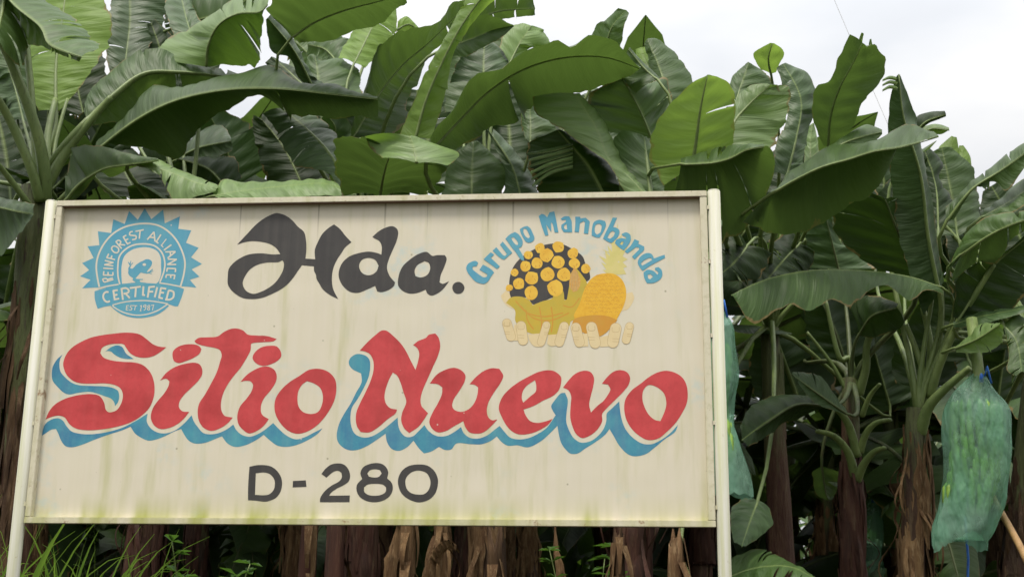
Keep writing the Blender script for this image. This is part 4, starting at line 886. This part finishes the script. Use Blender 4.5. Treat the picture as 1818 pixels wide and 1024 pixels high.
stalks('r', 'leaf_stalk', [('F 1060 300 1045 120 E 1140 900 1050 650', 2.6, 2.6, .030, .016), ('F 1075 260 1090 60 E 1180 760 1140 560', 2.62, 2.65, .030, .018), ('F 1050 310 1090 180 1180 80 1300 -20', 2.58, 2.35, .036, .018), ('F 1100 120 E 1230 860 1330 640 1420 490 1520 330', 2.6, 2.3, .028, .013),
    ('E 1200 860 1230 700 1240 560 1235 450', 2.6, 2.5, .024, .015)], M_RIB)

# ---- leaves further back that close the gaps between the front ones
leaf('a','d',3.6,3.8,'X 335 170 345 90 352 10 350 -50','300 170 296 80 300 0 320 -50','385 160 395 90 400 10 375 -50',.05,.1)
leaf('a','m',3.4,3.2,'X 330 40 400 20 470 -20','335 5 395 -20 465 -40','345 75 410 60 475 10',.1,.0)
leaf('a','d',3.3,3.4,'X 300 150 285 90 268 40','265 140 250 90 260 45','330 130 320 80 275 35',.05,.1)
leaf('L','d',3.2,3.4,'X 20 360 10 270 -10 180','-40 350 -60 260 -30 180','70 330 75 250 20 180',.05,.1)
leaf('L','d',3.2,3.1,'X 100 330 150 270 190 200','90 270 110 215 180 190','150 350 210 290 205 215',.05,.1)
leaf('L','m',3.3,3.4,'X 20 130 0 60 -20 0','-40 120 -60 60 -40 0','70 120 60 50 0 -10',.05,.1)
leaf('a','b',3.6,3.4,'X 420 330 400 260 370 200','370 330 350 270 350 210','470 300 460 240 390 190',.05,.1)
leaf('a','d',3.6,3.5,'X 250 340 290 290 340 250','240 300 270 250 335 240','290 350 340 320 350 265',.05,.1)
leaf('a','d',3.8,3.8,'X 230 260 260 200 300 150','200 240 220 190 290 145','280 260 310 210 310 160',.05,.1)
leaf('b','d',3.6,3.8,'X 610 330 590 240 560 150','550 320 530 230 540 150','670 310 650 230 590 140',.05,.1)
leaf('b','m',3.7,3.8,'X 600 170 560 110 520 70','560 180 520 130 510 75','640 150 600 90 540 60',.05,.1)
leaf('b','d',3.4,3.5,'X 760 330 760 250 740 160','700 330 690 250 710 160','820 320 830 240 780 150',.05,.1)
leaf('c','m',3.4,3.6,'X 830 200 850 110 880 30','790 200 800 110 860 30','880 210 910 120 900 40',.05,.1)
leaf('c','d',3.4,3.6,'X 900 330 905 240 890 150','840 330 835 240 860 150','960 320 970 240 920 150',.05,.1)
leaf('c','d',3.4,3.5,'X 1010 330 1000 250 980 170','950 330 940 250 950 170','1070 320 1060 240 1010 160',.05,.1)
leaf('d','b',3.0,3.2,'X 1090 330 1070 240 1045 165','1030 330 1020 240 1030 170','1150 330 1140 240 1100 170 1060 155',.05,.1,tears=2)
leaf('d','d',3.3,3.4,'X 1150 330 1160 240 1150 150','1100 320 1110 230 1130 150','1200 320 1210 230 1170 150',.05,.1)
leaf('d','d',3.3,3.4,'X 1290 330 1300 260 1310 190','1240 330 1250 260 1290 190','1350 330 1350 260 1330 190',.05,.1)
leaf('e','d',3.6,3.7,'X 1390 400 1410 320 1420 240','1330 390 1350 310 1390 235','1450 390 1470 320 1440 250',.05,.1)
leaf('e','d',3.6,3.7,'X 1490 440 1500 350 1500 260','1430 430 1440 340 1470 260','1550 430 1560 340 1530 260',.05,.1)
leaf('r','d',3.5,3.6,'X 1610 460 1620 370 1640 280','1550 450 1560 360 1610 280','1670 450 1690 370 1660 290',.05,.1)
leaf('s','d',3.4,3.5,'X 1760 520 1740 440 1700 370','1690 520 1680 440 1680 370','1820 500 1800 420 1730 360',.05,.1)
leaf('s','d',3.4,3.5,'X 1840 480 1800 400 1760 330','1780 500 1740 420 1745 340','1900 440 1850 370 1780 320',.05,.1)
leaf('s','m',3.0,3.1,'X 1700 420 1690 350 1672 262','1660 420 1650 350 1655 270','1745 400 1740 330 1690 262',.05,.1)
# ---- ragged tips
leaf('e','m',2.05,1.8,'D 742 228 733 195 746 150','735 228 728 190 740 150','752 225 745 190 752 155',.01,.01,.004,stalk=False,nu=16,nv=3,rib=.003)
leaf('e','m',2.05,1.85,'D 785 225 778 205 782 178','778 225 774 205 778 182','800 215 790 200 786 178',.01,.01,.004,stalk=False,nu=16,nv=3,rib=.003)
for a_ in (0, 20, 42):
    leaf('r','l',2.12,2.05,'D 905 %d 870 %d 836 %d' % (360 + a_, 352 + a_, 366 + a_ * 1.1),'905 %d 870 %d 836 %d' % (352 + a_, 345 + a_, 362 + a_ * 1.1),'905 %d 870 %d 838 %d' % (370 + a_, 362 + a_, 370 + a_ * 1.1),.01,.01,.004,stalk=False,nu=16,nv=3,rib=.002)
for k in range(6):
    y = 700 + k * 22
    leaf('c','l' if k % 2 else 'm',2.1,1.95,'C %d %d %d %d %d %d' % (560, y + 30, 450, y + 60, 330 + 5 * k, y + 75 + 10 * k),'%d %d %d %d %d %d' % (560, y + 22, 450, y + 48, 330 + 5 * k, y + 72 + 10 * k),'%d %d %d %d %d %d' % (560, y + 40, 450, y + 72, 332 + 5 * k, y + 82 + 10 * k),.02,.01,.006,stalk=False,nu=16,nv=3,rib=.002)

leaf('L','d',3.3,3.3,'X 60 370 110 340 160 330','55 330 110 300 165 320','70 400 120 370 165 345',.05,.1)
leaf('L','d',3.3,3.4,'X 100 360 70 300 30 250','60 350 30 300 20 250','140 340 110 280 50 240',.05,.1)
leaf('a','d',3.8,3.8,'X 480 350 430 345 380 330','480 320 430 300 380 310','480 370 430 365 380 350',.05,.1)
leaf('b','d',3.8,3.8,'X 540 350 520 320 500 280','500 350 480 320 490 280','580 350 560 310 515 280',.05,.1)
leaf('e','d',3.9,3.9,'X 1300 440 1340 380 1350 310','1270 420 1300 350 1330 310','1370 430 1400 370 1370 310',.05,.1)
leaf('r','d',3.9,3.9,'X 1560 400 1570 330 1560 290','1500 400 1520 330 1550 290','1620 400 1620 330 1580 290',.05,.1)
leaf('s','d',3.6,3.6,'X 1800 620 1780 540 1740 480','1740 620 1720 540 1725 480','1860 600 1840 520 1770 470',.05,.1)
leaf('s','d',3.6,3.6,'X 1720 640 1700 560 1680 500','1670 640 1650 560 1665 500','1780 620 1760 540 1700 490',.05,.1)

leaf('L','d',3.5,3.6,'X 150 210 135 130 150 50','105 200 95 130 140 50','190 190 185 110 165 50',.05,.1)
leaf('r','d',3.8,3.7,'X 1640 690 1640 620 1650 540','1590 680 1585 620 1630 540','1700 680 1700 600 1670 540',.05,.1)
leaf('s','d',3.8,3.7,'X 1770 720 1780 650 1790 580','1720 700 1730 640 1770 580','1830 700 1840 640 1810 580',.05,.1)
leaf('q','d',3.9,3.8,'X 1500 640 1480 580 1450 520','1440 640 1430 570 1430 520','1560 620 1540 550 1480 510',.05,.1)

leaf('e','d',4.0,3.9,'X 1350 560 1330 500 1300 440','1290 560 1280 500 1280 440','1420 540 1390 480 1330 430',.05,.1)
leaf('e','d',4.0,3.9,'X 1420 720 1400 660 1360 600','1350 720 1330 660 1340 600','1490 700 1470 640 1390 590',.05,.1)
leaf('q','d',4.1,4.0,'X 1450 600 1480 560 1520 520','1420 560 1450 530 1510 515','1480 640 1520 590 1530 530',.05,.1)

leaf('L','d',3.6,3.6,'X 75 300 82 230 90 150','40 300 40 230 75 150','115 290 125 220 100 150',.05,.1)
leaf('e','d',4.2,4.1,'X 1580 720 1560 650 1540 580','1530 720 1510 650 1520 580','1640 700 1620 640 1560 570',.05,.1)

leaf('L','d',3.7,3.6,'X 5 620 15 540 20 470','-30 620 -30 540 0 470','50 600 50 530 30 470',.05,.1)
leaf('L','d',3.9,3.9,'X 20 560 40 500 50 430','-20 540 10 480 30 430','70 560 75 490 60 430',.05,.1)

# ================================================================ GROUND
def mat_ground():
    m, n, b = newmat('plantation_soil'); co = worldco(n)
    a = noise(n, co, 1.3, 6, .6); a2 = noise(n, co, 9, 6, .7)
    c = mixc(n, ramp(n, a, [(.4, 0.), (.6, 1.)]), (.045, .034, .022), (.035, .05, .018))
    c = mixc(n, ramp(n, a2, [(.5, 0.), (.7, .7)]), c, (.11, .075, .04))
    n.links.new(c, b.inputs['Base Color']); b.inputs['Roughness'].default_value = .95; bump(n, a2, b, .8, .05); return m
mb = MB()
xs = [-400, -120, -40] + [-16 + i * .5 for i in range(65)] + [40, 120, 400]; ys = [-400, -100, -30] + [-8 + i * .5 for i in range(73)] + [60, 150, 400]
vs = [(x, y, ground_z(x, y)) for y in ys for x in xs]; k = len(xs)
mb.add(vs, [(j*k+i, j*k+i+1, (j+1)*k+i+1, (j+1)*k+i) for j in range(len(ys)-1) for i in range(k-1)])
g = mb.build('ground', mat_ground()); g['kind'] = 'structure'

# ================================================================ PLANTATION BEHIND
def proto_plant(seed, H, nleaf, name='banana_plant', droop=1.0, kinds='mmdbd', llen=(1.9, 2.5), low=-.25):
    rg = random.Random(seed)
    pl = bpy.data.objects.new(name, None); COL.objects.link(pl); pl.empty_display_size = .2
    crown = Vector((rg.uniform(-.15, .15), rg.uniform(-.15, .15), H))
    stem(pl, (0, 0, -.1), crown, .09, .055, M_STEM, .8, rg, rg.choice([M_SHEATH, M_SHRED, M_TAN]))
    for k in range(nleaf):
        az = k * 2.39 + rg.uniform(-.3, .3); up = low + (1.25 - low) * (k / nleaf) + rg.uniform(-.1, .1)
        ln = rg.uniform(*llen); pet = .3
        d = Vector((math.cos(az) * math.cos(up), math.sin(az) * math.cos(up), math.sin(up)))
        p = crown.copy(); pts = [p.copy()]; el_ = up
        N = 16
        for i in range(N):
            el_ -= droop * (1.7 / N) * (1 - .55 * (k / nleaf)) * (0.4 + 1.2 * i / N)
            dd = Vector((math.cos(az) * math.cos(el_), math.sin(az) * math.cos(el_), math.sin(el_))); p = p + dd * (ln + pet) / N; pts.append(p.copy())
        side = Vector((-math.sin(az), math.cos(az), 0)); roll = rg.uniform(-.5, .5)
        Mx = pts[3:]; Lx = []; Rx = []; W = rg.uniform(.27, .36)
        for i, q in enumerate(Mx):
            u = i / (len(Mx) - 1); w_ = W * (min(1, u * 4.5) ** .6) * (max(0, 1 - u) ** .45) * 1.05 + .004
            t = (Mx[min(i+1, len(Mx)-1)] - Mx[max(i-1, 0)]).normalized(); nn = t.cross(side).normalized()
            if nn.z < 0: nn = -nn
            fa = .35 + rg.uniform(-.03, .03)
            Lx.append(q + (side * math.cos(roll) + nn * math.sin(roll)) * w_ - nn * w_ * fa * .5)
            Rx.append(q - (side * math.cos(roll) + nn * math.sin(roll)) * w_ - nn * w_ * fa)
        mbx, _ = blade([tuple(v) for v in Mx], [tuple(v) for v in Lx], [tuple(v) for v in Rx], 26, 6, .05, rg.randrange(9999), .08, rg.choice([0, 1, 3, 5]))
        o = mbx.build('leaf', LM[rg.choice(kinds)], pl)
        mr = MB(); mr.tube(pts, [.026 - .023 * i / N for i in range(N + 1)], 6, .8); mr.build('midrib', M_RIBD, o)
    return pl
def copy_tree(o, parent=None):
    c = o.copy(); COL.objects.link(c); c.parent = parent
    for ch in list(o.children): copy_tree(ch, c)
    return c
protos = [proto_plant(100 + i, [2.0, 2.2, 2.1, 1.9, 2.05][i], [10, 11, 10, 11, 10][i]) for i in range(5)]
uprights = [proto_plant(300 + i, [2.1, 2.2, 2.0][i], 8, low=.5) for i in range(3)]
suckers = [proto_plant(200 + i, [.75, .95, .6][i], 7, 'banana_sucker', .8, 'mmld', (1.0, 1.4)) for i in range(3)]
spots = []
rgp = random.Random(77)
for row, (y, n_) in enumerate(((4.7, 10), (6.5, 12), (8.6, 13), (11.0, 14), (13.6, 14), (16.5, 14), (20., 15), (24., 15))):
    half = 4.6 + y * .45
    for i in range(n_):
        x = -half + .3 + 2 * half * (i + .5 * (row % 2)) / (n_ - .5) + rgp.uniform(-.3, .3) - .25
        spots.append((x, y + rgp.uniform(-.4, .4), rgp.uniform(0, 6.28), rgp.uniform(.9, 1.08)))
for x in (-3.0, -2.45, -1.9, -1.25, -.7, -.2, .35): spots.append((x, 4.25 + rgp.uniform(-.15, .2), rgp.uniform(0, 6.28), rgp.uniform(.88, .96)))
spots = [q for q in spots if not (q[1] < 7.0 and q[0] > 1.5)]
for x in (.95, 1.45): spots.append((x, 5.3, x * 7, 1.12))
for x in (1.9, 2.6, 3.3, 4.1, 4.9): spots.append((x, 7.4 + .2 * math.sin(x * 9), x * 5, 1.2))
used = set()
for i, (x, y, a, s) in enumerate(spots):
    src, q = (uprights, i % 3) if y < 6 and x < 1.8 else (protos, i % 5)
    o = src[q] if (id(src), q) not in used else copy_tree(src[q]); used.add((id(src), q))
    right = max(0, (x - 1.0) / (1 + .2 * y))            # the canopy steps down to the right
    s *= 1 - .03 * min(right, 2)
    o.location = (x, y, ground_z(x, y)); o.rotation_euler.z = a; o.scale = (s, s, s)
    tag(o, 'banana plant in the shade deep in the plantation behind the front row', 'banana plant', 'banana plants deep in the plantation')

used = set()
for i in range(46):
    y = 6.6 + (i % 6) * 1.6 + rgp.uniform(-.4, .4); x = -5.0 - .3 * y + rgp.uniform(0, 1) + (i // 6) * (10.6 + .7 * y) / 7.5
    q = i % 3; o = suckers[q] if q not in used else copy_tree(suckers[q]); used.add(q)
    s = rgp.uniform(.85, 1.2); o.location = (x, y, ground_z(x, y)); o.rotation_euler.z = rgp.uniform(0, 6.28); o.scale = (s, s, s)
    tag(o, 'young knee-high banana sucker growing between the stems of the shaded plantation', 'banana sucker', 'banana suckers between the stems')

for i in range(13):                         # unseen plants added behind the camera to shade the understory
    q = i % 5; o = copy_tree(protos[q]); x = -11 + i * 1.85 + rgp.uniform(-.3, .3); y = -10.3 + rgp.uniform(-.5, .5)
    o.location = (x, y, ground_z(x, y)); o.rotation_euler.z = rgp.uniform(0, 6.28); s = rgp.uniform(1.4, 1.6); o.scale = (s, s, s)
    tag(o, 'unseen banana plant added behind the viewer to block low sky light', 'banana plant', 'unseen banana plants added to shade the scene')

# ================================================================ BAGGED BUNCHES, PROPS, WEEDS
def mat_bag():
    m, n, b = newmat('bag_film'); co = objco(n)
    a = noise(n, co, 4, 3, .5, (2, 2, .8)); a2 = noise(n, co, 30, 4, .7, (2, 2, .5))
    c = mixc(n, ramp(n, a, [(.35, 0.), (.65, 1.)]), (.20, .42, .29), (.34, .54, .42))
    n.links.new(c, b.inputs['Base Color']); b.inputs['Roughness'].default_value = .24; b.inputs['Specular IOR Level'].default_value = .6
    a3 = noise(n, co, 5, 3, .5, (2.2, 2.2, .8)); bp = bump(n, mth(n, 'ADD', a3, mth(n, 'MULTIPLY', a2, .12)), b, .8, .07)
    tl = node(n, 'ShaderNodeBsdfTranslucent'); n.links.new(c, tl.inputs['Color']); tr = node(n, 'ShaderNodeBsdfTransparent'); tr.inputs['Color'].default_value = (.72, .92, .82, 1)
    m1 = node(n, 'ShaderNodeMixShader'); m1.inputs[0].default_value = .35; n.links.new(b.outputs[0], m1.inputs[1]); n.links.new(tl.outputs[0], m1.inputs[2])
    m2 = node(n, 'ShaderNodeMixShader'); n.links.new(ramp(n, a, [(.36, .34), (.64, .72)]), m2.inputs[0]); n.links.new(m1.outputs[0], m2.inputs[1]); n.links.new(tr.outputs[0], m2.inputs[2])
    n.links.new(m2.outputs[0], n.nodes['Material Output'].inputs['Surface']); return m
M_BAG = mat_bag()
M_FRUIT = mat_simple('green_banana_skin', (.15, .27, .04), (.20, .34, .05), (.09, .16, .02), 9, .45, .1)
M_TWINE = mat_simple('blue_plastic', (.02, .10, .42), (.03, .16, .55), (.02, .07, .3), 20, .4, .1)
M_BAMBOO = mat_simple('prop_pole_wood', (.36, .22, .09), (.28, .16, .06), (.16, .09, .04), 7, .6, .3, (5, 5, .6))
def bag(rows, Y, label, depth=.55, seed=1, fruit=True, ragged=.05, grp='plastic-bagged bunches hanging from the plants'):
    """rows: (y, xl, xr) in pixels from the neck to the open mouth"""
    rg = random.Random(seed); rr = catmull([tuple(map(float, r)) for r in rows], 6, dims=3)
    rr = [(r[0], r[1], r[2]) for r in rr]; N = 48; top = P((rr[0][1] + rr[0][2]) / 2, rr[0][0], Y)
    t = thing('bagged_banana_bunch', label, 'bagged bunch', top, grp)
    ph = [rg.uniform(0, 6.28) for _ in range(10)]
    mb = MB(); vs = []; m = len(rr)
    for i, (y, xl, xr) in enumerate(rr):
        a_, b_ = P(xl, y, Y), P(xr, y, Y); c = (a_ + b_) / 2; R = (b_ - a_).length / 2; u = i / (m - 1)
        for k in range(N):
            an = 2 * math.pi * k / N
            pleat = .10 * math.sin(an * 7 + ph[0] + u * 2) * max(0, 1 - u * 4) + .045 * math.sin(an * 5 + ph[1] + u * 5) + .028 * math.sin(an * 11 + ph[2] - u * 9) + .02 * math.sin(an * 3 + u * 23 + ph[3]) + .04 * math.sin(an * 9 + ph[5]) * max(0, u - .65) * 2
            r = R * (1 + pleat - .05); z = c.z
            if i == m - 1: z += ragged * math.sin(an * 2 + ph[4]) + rg.uniform(-.012, .012)
            vs.append((c.x + math.cos(an) * r, c.y + math.sin(an) * r * depth, z))
    fs = [(i*N+k, i*N+(k+1) % N, (i+1)*N+(k+1) % N, (i+1)*N+k) for i in range(m-1) for k in range(N)]
    mb.add(vs, fs); mb.build('bag', M_BAG, t)
    mb = MB(); r0 = (P(rr[0][2], rr[0][0], Y) - P(rr[0][1], rr[0][0], Y)).length / 2
    mb.tube([top + Vector((0, 0, .01)), top + Vector((.004, -.004, -.02)), top + Vector((0, 0, -.05))], [r0 * .9, r0 * 1.08, r0 * 1.2], 14, depth * 1.15)
    mb.tube([top + Vector((r0, -r0 * .6, -.02)), top + Vector((r0 * 1.5, -r0, .03)), top + Vector((r0 * 2.1, -r0, -.06))], .006, 5)
    mb.build('tie', M_TWINE, t)
    if fruit:
        mb = MB(); y0, y1 = rr[0][0], rr[-1][0]
        a_ = P((rr[0][1] + rr[0][2]) / 2, y0, Y); b_ = P((rr[-1][1] + rr[-1][2]) / 2, y0 + (y1 - y0) * .75, Y)
        mb.tube([a_ + Vector((0, .05, .3)), a_, a_ + (b_ - a_) * .2, a_ + (b_ - a_) * .3], [.03, .03, .025, .02], 8)
        mb.build('bunch_stalk', M_RIB, t); mb = MB()
        for h in range(8):
            f = .35 + .068 * h; rowi = min(rr, key=lambda q: abs(q[0] - (y0 + (y1 - y0) * f))); c = (P(rowi[1], rowi[0], Y) + P(rowi[2], rowi[0], Y)) / 2; R = (P(rowi[2], rowi[0], Y) - P(rowi[1], rowi[0], Y)).length / 2 * .72
            for k in range(15):
                an = 2 * math.pi * k / 15 + h * .5 + rg.uniform(-.12, .12); d = Vector((math.cos(an), math.sin(an) * depth, 0)); jt = rg.uniform(.9, 1.05)
                pts = [c + d * R * .25 * jt, c + d * R * .7 * jt + Vector((0, 0, .0)), c + d * R * .95 * jt + Vector((0, 0, .06)), c + d * R * .92 * jt + Vector((0, 0, .13)), c + d * R * .84 * jt + Vector((0, 0, .155))]
                mb.tube(pts, [.010, .015, .0165, .013, .004], 6)
        mb.build('bananas', M_FRUIT, t)
    return t
def rows(s, tg):
    ox, oy, k = TAGS[tg]; v = [float(q) for q in s.split()]
    return [(oy + v[i] / k, ox + v[i+1] / k, ox + v[i+2] / k) for i in range(0, len(v), 3)]
bag(rows('5 1318 1368 60 1255 1405 110 1205 1440 200 1172 1508 340 1160 1520 450 1163 1512 550 1163 1500 640 1148 1480 720 1125 1452 790 1106 1425 850 1100 1385', 'F'), 2.25,
    'large teal plastic bag over a banana bunch hanging at the far right', .6, 3, ragged=.045)
bag([(545, 1262, 1280), (580, 1235, 1303), (620, 1222, 1310), (665, 1215, 1312), (710, 1213, 1306), (750, 1212, 1303), (785, 1210, 1314), (830, 1208, 1328), (880, 1212, 1341)], 1.9,
    'teal plastic bag over a bunch half hidden behind the right signboard post', .6, 5, ragged=.01)
bag([(880, 1546, 1552), (900, 1538, 1564), (940, 1534, 1570), (980, 1538, 1566), (1010, 1534, 1572)], 6.0, 'small distant teal bag low between the two stems right of the signboard', .7, 7, fruit=False)

t = thing('prop_pole', 'tan wooden prop pole leaning up behind the large teal bag', 'prop pole', P(1720, 790, 2.75))
mb = MB(); a_, b_ = P(1715, 792, 2.8), P(1822, 992, 2.15); e = b_ + (b_ - a_) * ((ground_z(b_.x, b_.y) - b_.z) / (b_.z - a_.z))
mb.tube([a_ + (e - a_) * k / 14 + Vector((.004 * math.sin(k * 1.7), 0, 0)) for k in range(15)], [.017 + .001 * (k % 2) for k in range(15)], 10); mb.build('pole', M_BAMBOO, t)
mb = MB(); mb.tube([a_ + Vector((-.025, -.012, -.01)), a_ + Vector((.02, -.022, -.012)), a_ + Vector((.028, .012, .012)), a_ + Vector((-.02, .02, .012)), a_ + Vector((-.025, -.012, .0))], .005, 5); mb.build('tie', M_TWINE, t)
mb = MB(); q0 = P(1716, 955, 2.5)
mb.tube([q0 + Vector((0, 0, .12)), q0, P(1719, 990, 2.5), P(1717, 1060, 2.5), Vector((q0.x, 2.5, ground_z(q0.x, 2.5)))], .0065, 6)
tag(mb.build('twine', M_TWINE, None, origin=q0), 'blue plastic twine hanging straight down below the large teal bag', 'twine')
mb = MB(); a_, b_ = P(1470, -26, 7.0), P(1578, 225, 6.0); c_ = P(1640, 360, 5.2)
M_WIRE = mat_simple('galvanised_wire', (.18, .18, .17), (.22, .22, .21), (.12, .12, .12), 5, .5, .1)
mb.tube([a_ + (a_ - b_) * 1.2 + Vector((0, 0, .05)), a_, (a_ + b_) / 2 + Vector((0, 0, -.01)), b_, c_], .0022, 5)
tag(mb.build('overhead_wire', M_WIRE, None, origin=a_), 'thin wire slanting across the pale sky above the tallest leaves', 'wire')

# stumps and cut stems that end below the board
def stump(px, py, Y, w, label, mat=M_SHEATH, seed=1, split=True):
    rg = random.Random(seed); top = P(px, py, Y); b = Vector((top.x + rg.uniform(-.03, .03), Y, ground_z(top.x, Y) - .05)); r = w / 2270 * (Y + 4.45) / 2
    w *= .8; r *= .8
    t = thing('banana_stump', label, 'stump', b, 'cut banana stumps under the board'); mb = MB(); N = 22; R = 14
    vs = []
    for i in range(R):
        u = i / (R - 1); c = b + (top - b) * u
        for k in range(N):
            an = 2 * math.pi * k / N; rr_ = r * (1.18 - .22 * u) * (1 + .10 * math.sin(an * 3 + seed) + .06 * math.sin(an * 7 + u * 3) + rg.uniform(-.03, .03)); z = c.z
            if i == R - 1: z += .07 * math.sin(an * 2 + seed) + rg.uniform(-.03, .05)
            vs.append((c.x + math.cos(an) * rr_, c.y + math.sin(an) * rr_, z))
    fs = [(i*N+k, i*N+(k+1) % N, (i+1)*N+(k+1) % N, (i+1)*N+k) for i in range(R-1) for k in range(N)]
    vs.append((top.x, top.y, top.z - .05)); fs += [((R-1)*N+k, (R-1)*N+(k+1) % N, R*N) for k in range(N)]
    mb.add(vs, fs); o = mb.build('cut_stem', mat, t)
    mb = MB()
    for k in range(9):
        an = rg.uniform(0, 6.28); c = b + (top - b) * rg.uniform(.6, 1.0); l = rg.uniform(.15, .45); wd = rg.uniform(.012, .03); out_ = rg.uniform(.01, .08); vs = []
        for q in range(7):
            tt = q / 6; p = Vector((c.x + math.cos(an) * (r + out_ * math.sin(tt * 2.6)), c.y + math.sin(an) * (r + out_ * math.sin(tt * 2.6)), c.z + .05 - l * tt)); sd_ = Vector((-math.sin(an), math.cos(an), 0)) * wd * (1 - .7 * tt); vs += [p - sd_, p + sd_]
        mb.add(vs, [(q*2, q*2+1, q*2+3, q*2+2) for q in range(6)])
    mb.build('peeling_strip', M_TAN, o)
stump(1200, 972, 1.5, 34, 'ragged tan stump under the right end of the board', M_TAN, 4)
stump(1098, 960, 2.0, 26, 'brown stem stub just left of the tan stump under the right end', M_SHEATH, 6)
stump(878, 955, 2.0, 32, 'grey-brown pointed stump below the painted lot number and fruit emblem', M_SHEATH, 8)
stump(725, 900, 2.1, 40, 'pale tan stump with peeling shreds under the middle of the board', M_TAN, 12)
stump(783, 905, 2.3, 30, 'tan shredded stub right of the pale stump under the middle', M_TAN, 15)
stump(600, 900, 2.0, 40, 'red-brown stump under the board left of its middle', M_SHRED, 17)
stump(552, 905, 2.4, 36, 'dark red-brown stub furthest left of the stumps', M_SHRED, 21)
# arching dead leaf
def deadleaf(s, Ya, Yb, w, label, seed):
    pts, _ = ppx(s); pts = catmull(pts, 6); n = len(pts) - 1; rg = random.Random(seed); mb = MB(); vs = []
    for i, p in enumerate(pts):
        c = P(p[0], p[1], Ya + (Yb - Ya) * i / n); u = i / n; wd = w * (.35 + math.sin(math.pi * min(u + .15, 1)) * .9) * rg.uniform(.7, 1.15)
        vs += [c + Vector((-wd, .02, -.015)), c + Vector((0, -.02, .012)), c + Vector((wd * .9, .015, -.02 + rg.uniform(-.02, .01)))]
    fs = []
    for i in range(n): fs += [(i*3, i*3+1, i*3+4, i*3+3), (i*3+1, i*3+2, i*3+5, i*3+4)]
    mb.add(vs, fs); tag(mb.build('dead_leaf', M_TAN, None, origin=tuple(vs[0])), label, 'dead leaf')
deadleaf('X 755 1090 762 1010 775 975 795 962 812 972', 1.9, 1.8, .028, 'curled tan dead leaf arching over under the middle of the board', 1)
deadleaf('X 690 1060 693 1000 700 960 708 925', 2.0, 2.0, .03, 'straight tan dead leaf hanging left of the pale stump', 2)
deadleaf('X 1000 1060 996 1010 988 970 985 925', 2.3, 2.3, .02, 'narrow brown dead leaf hanging left of the green-brown stem under the emblem', 3)

# weeds
M_WEED = mat_leaf('weed_leaf', (.03, .08, .015), (.05, .11, .02), (.12, .26, .03), .5, .3)
def proto_weed(seed, H):
    rg = random.Random(seed); t = bpy.data.objects.new('weed', None); COL.objects.link(t); ms = MB(); ml = MB()
    for s_ in range(4):
        a = rg.uniform(0, 6.28); ln = rg.uniform(.12, .3); pts = [Vector((0, 0, 0)), Vector((math.cos(a) * ln * .4, math.sin(a) * ln * .4, H * .5)), Vector((math.cos(a) * ln, math.sin(a) * ln, H * rg.uniform(.85, 1.05)))]
        pts = [Vector(p) for p in catmull([tuple(p) for p in pts], 6, dims=3)]; ms.tube(pts, [.006 - .0035 * i / (len(pts) - 1) for i in range(len(pts))], 5)
        for i in range(3, len(pts)):
            for k in range(4):
                an = rg.uniform(0, 6.28); l = rg.uniform(.05, .11); d = Vector((math.cos(an), math.sin(an), rg.uniform(-.1, .6))).normalized(); sd_ = d.cross(Vector((0, 0, 1))).normalized() * l * .22; p = pts[i]
                ml.add([p, p + d * l * .5 + sd_ + Vector((0, 0, .006)), p + d * l - Vector((0, 0, .012)), p + d * l * .5 - sd_ + Vector((0, 0, .006))], [(0, 1, 2), (0, 2, 3)], [(0, .1), (.05, .8), (.1, .1), (.05, -.8)])
    ms.build('stem', M_RIB, t); ml.build('foliage', M_WEED, t); return t
wp = [proto_weed(1, .96), proto_weed(3, .98)]
WL = [(368, 1.3, 0, 'leafy weed with narrow leaves under the board below the hand-painted S'), (1042, 2.2, 1, 'feathery green weed under the board left of the ragged tan stump')]
used = set()
for px, Y, q, lb in WL:
    o = wp[q] if q not in used else copy_tree(wp[q]); used.add(q)
    x = P(px, 1000, Y).x; o.location = (x, Y, ground_z(x, Y)); o.rotation_euler.z = px; tag(o, lb, 'weed', 'weeds under the board')
# tall grass on the bank
M_GRASS = mat_leaf('grass_blade', (.07, .16, .02), (.11, .22, .035), (.3, .5, .06), .5, .35)
rg = random.Random(31); mb = MB()
for i in range(620):
    x = rg.uniform(-2.3, -1.25) if i % 5 else rg.uniform(-2.6, -1.0); y = rg.uniform(.25, 1.5); H = rg.uniform(.85, 1.42) * (1 - .3 * max(0, (x + 1.2))); a = rg.uniform(0, 6.28); r = rg.uniform(.1, .5); w_ = rg.choice([rg.uniform(.003, .006), rg.uniform(.006, .013)])
    b = Vector((x, y, ground_z(x, y))); vs = []; n_ = 9; cur = rg.choice([rg.uniform(.5, 1.2), rg.uniform(1.2, 2.1)])
    for k in range(n_):
        t = k / (n_ - 1); p = b + Vector((math.cos(a) * r * t ** 1.8, math.sin(a) * r * t ** 1.8, H * (t - .32 * cur * t ** 3))); sd_ = Vector((-math.sin(a), math.cos(a), 0)).lerp(Vector((1, 0, 0)), .5).normalized() * w_ * (1 - t ** 2.2 * .95)
        vs += [p - sd_, p + Vector((0, 0, -.002)), p + sd_]
    fs = []
    for k in range(n_ - 1): fs += [(k*3, k*3+1, k*3+4, k*3+3), (k*3+1, k*3+2, k*3+5, k*3+4)]
    mb.add(vs, fs, [(t_ * .1, s_) for t_ in range(n_) for s_ in (-.8, 0, .8)])
g = mb.build('tall_grass', M_GRASS, None); g['kind'] = 'stuff'
tag(g, 'long arching green grass blades at the foot of the left signboard post', 'grass')
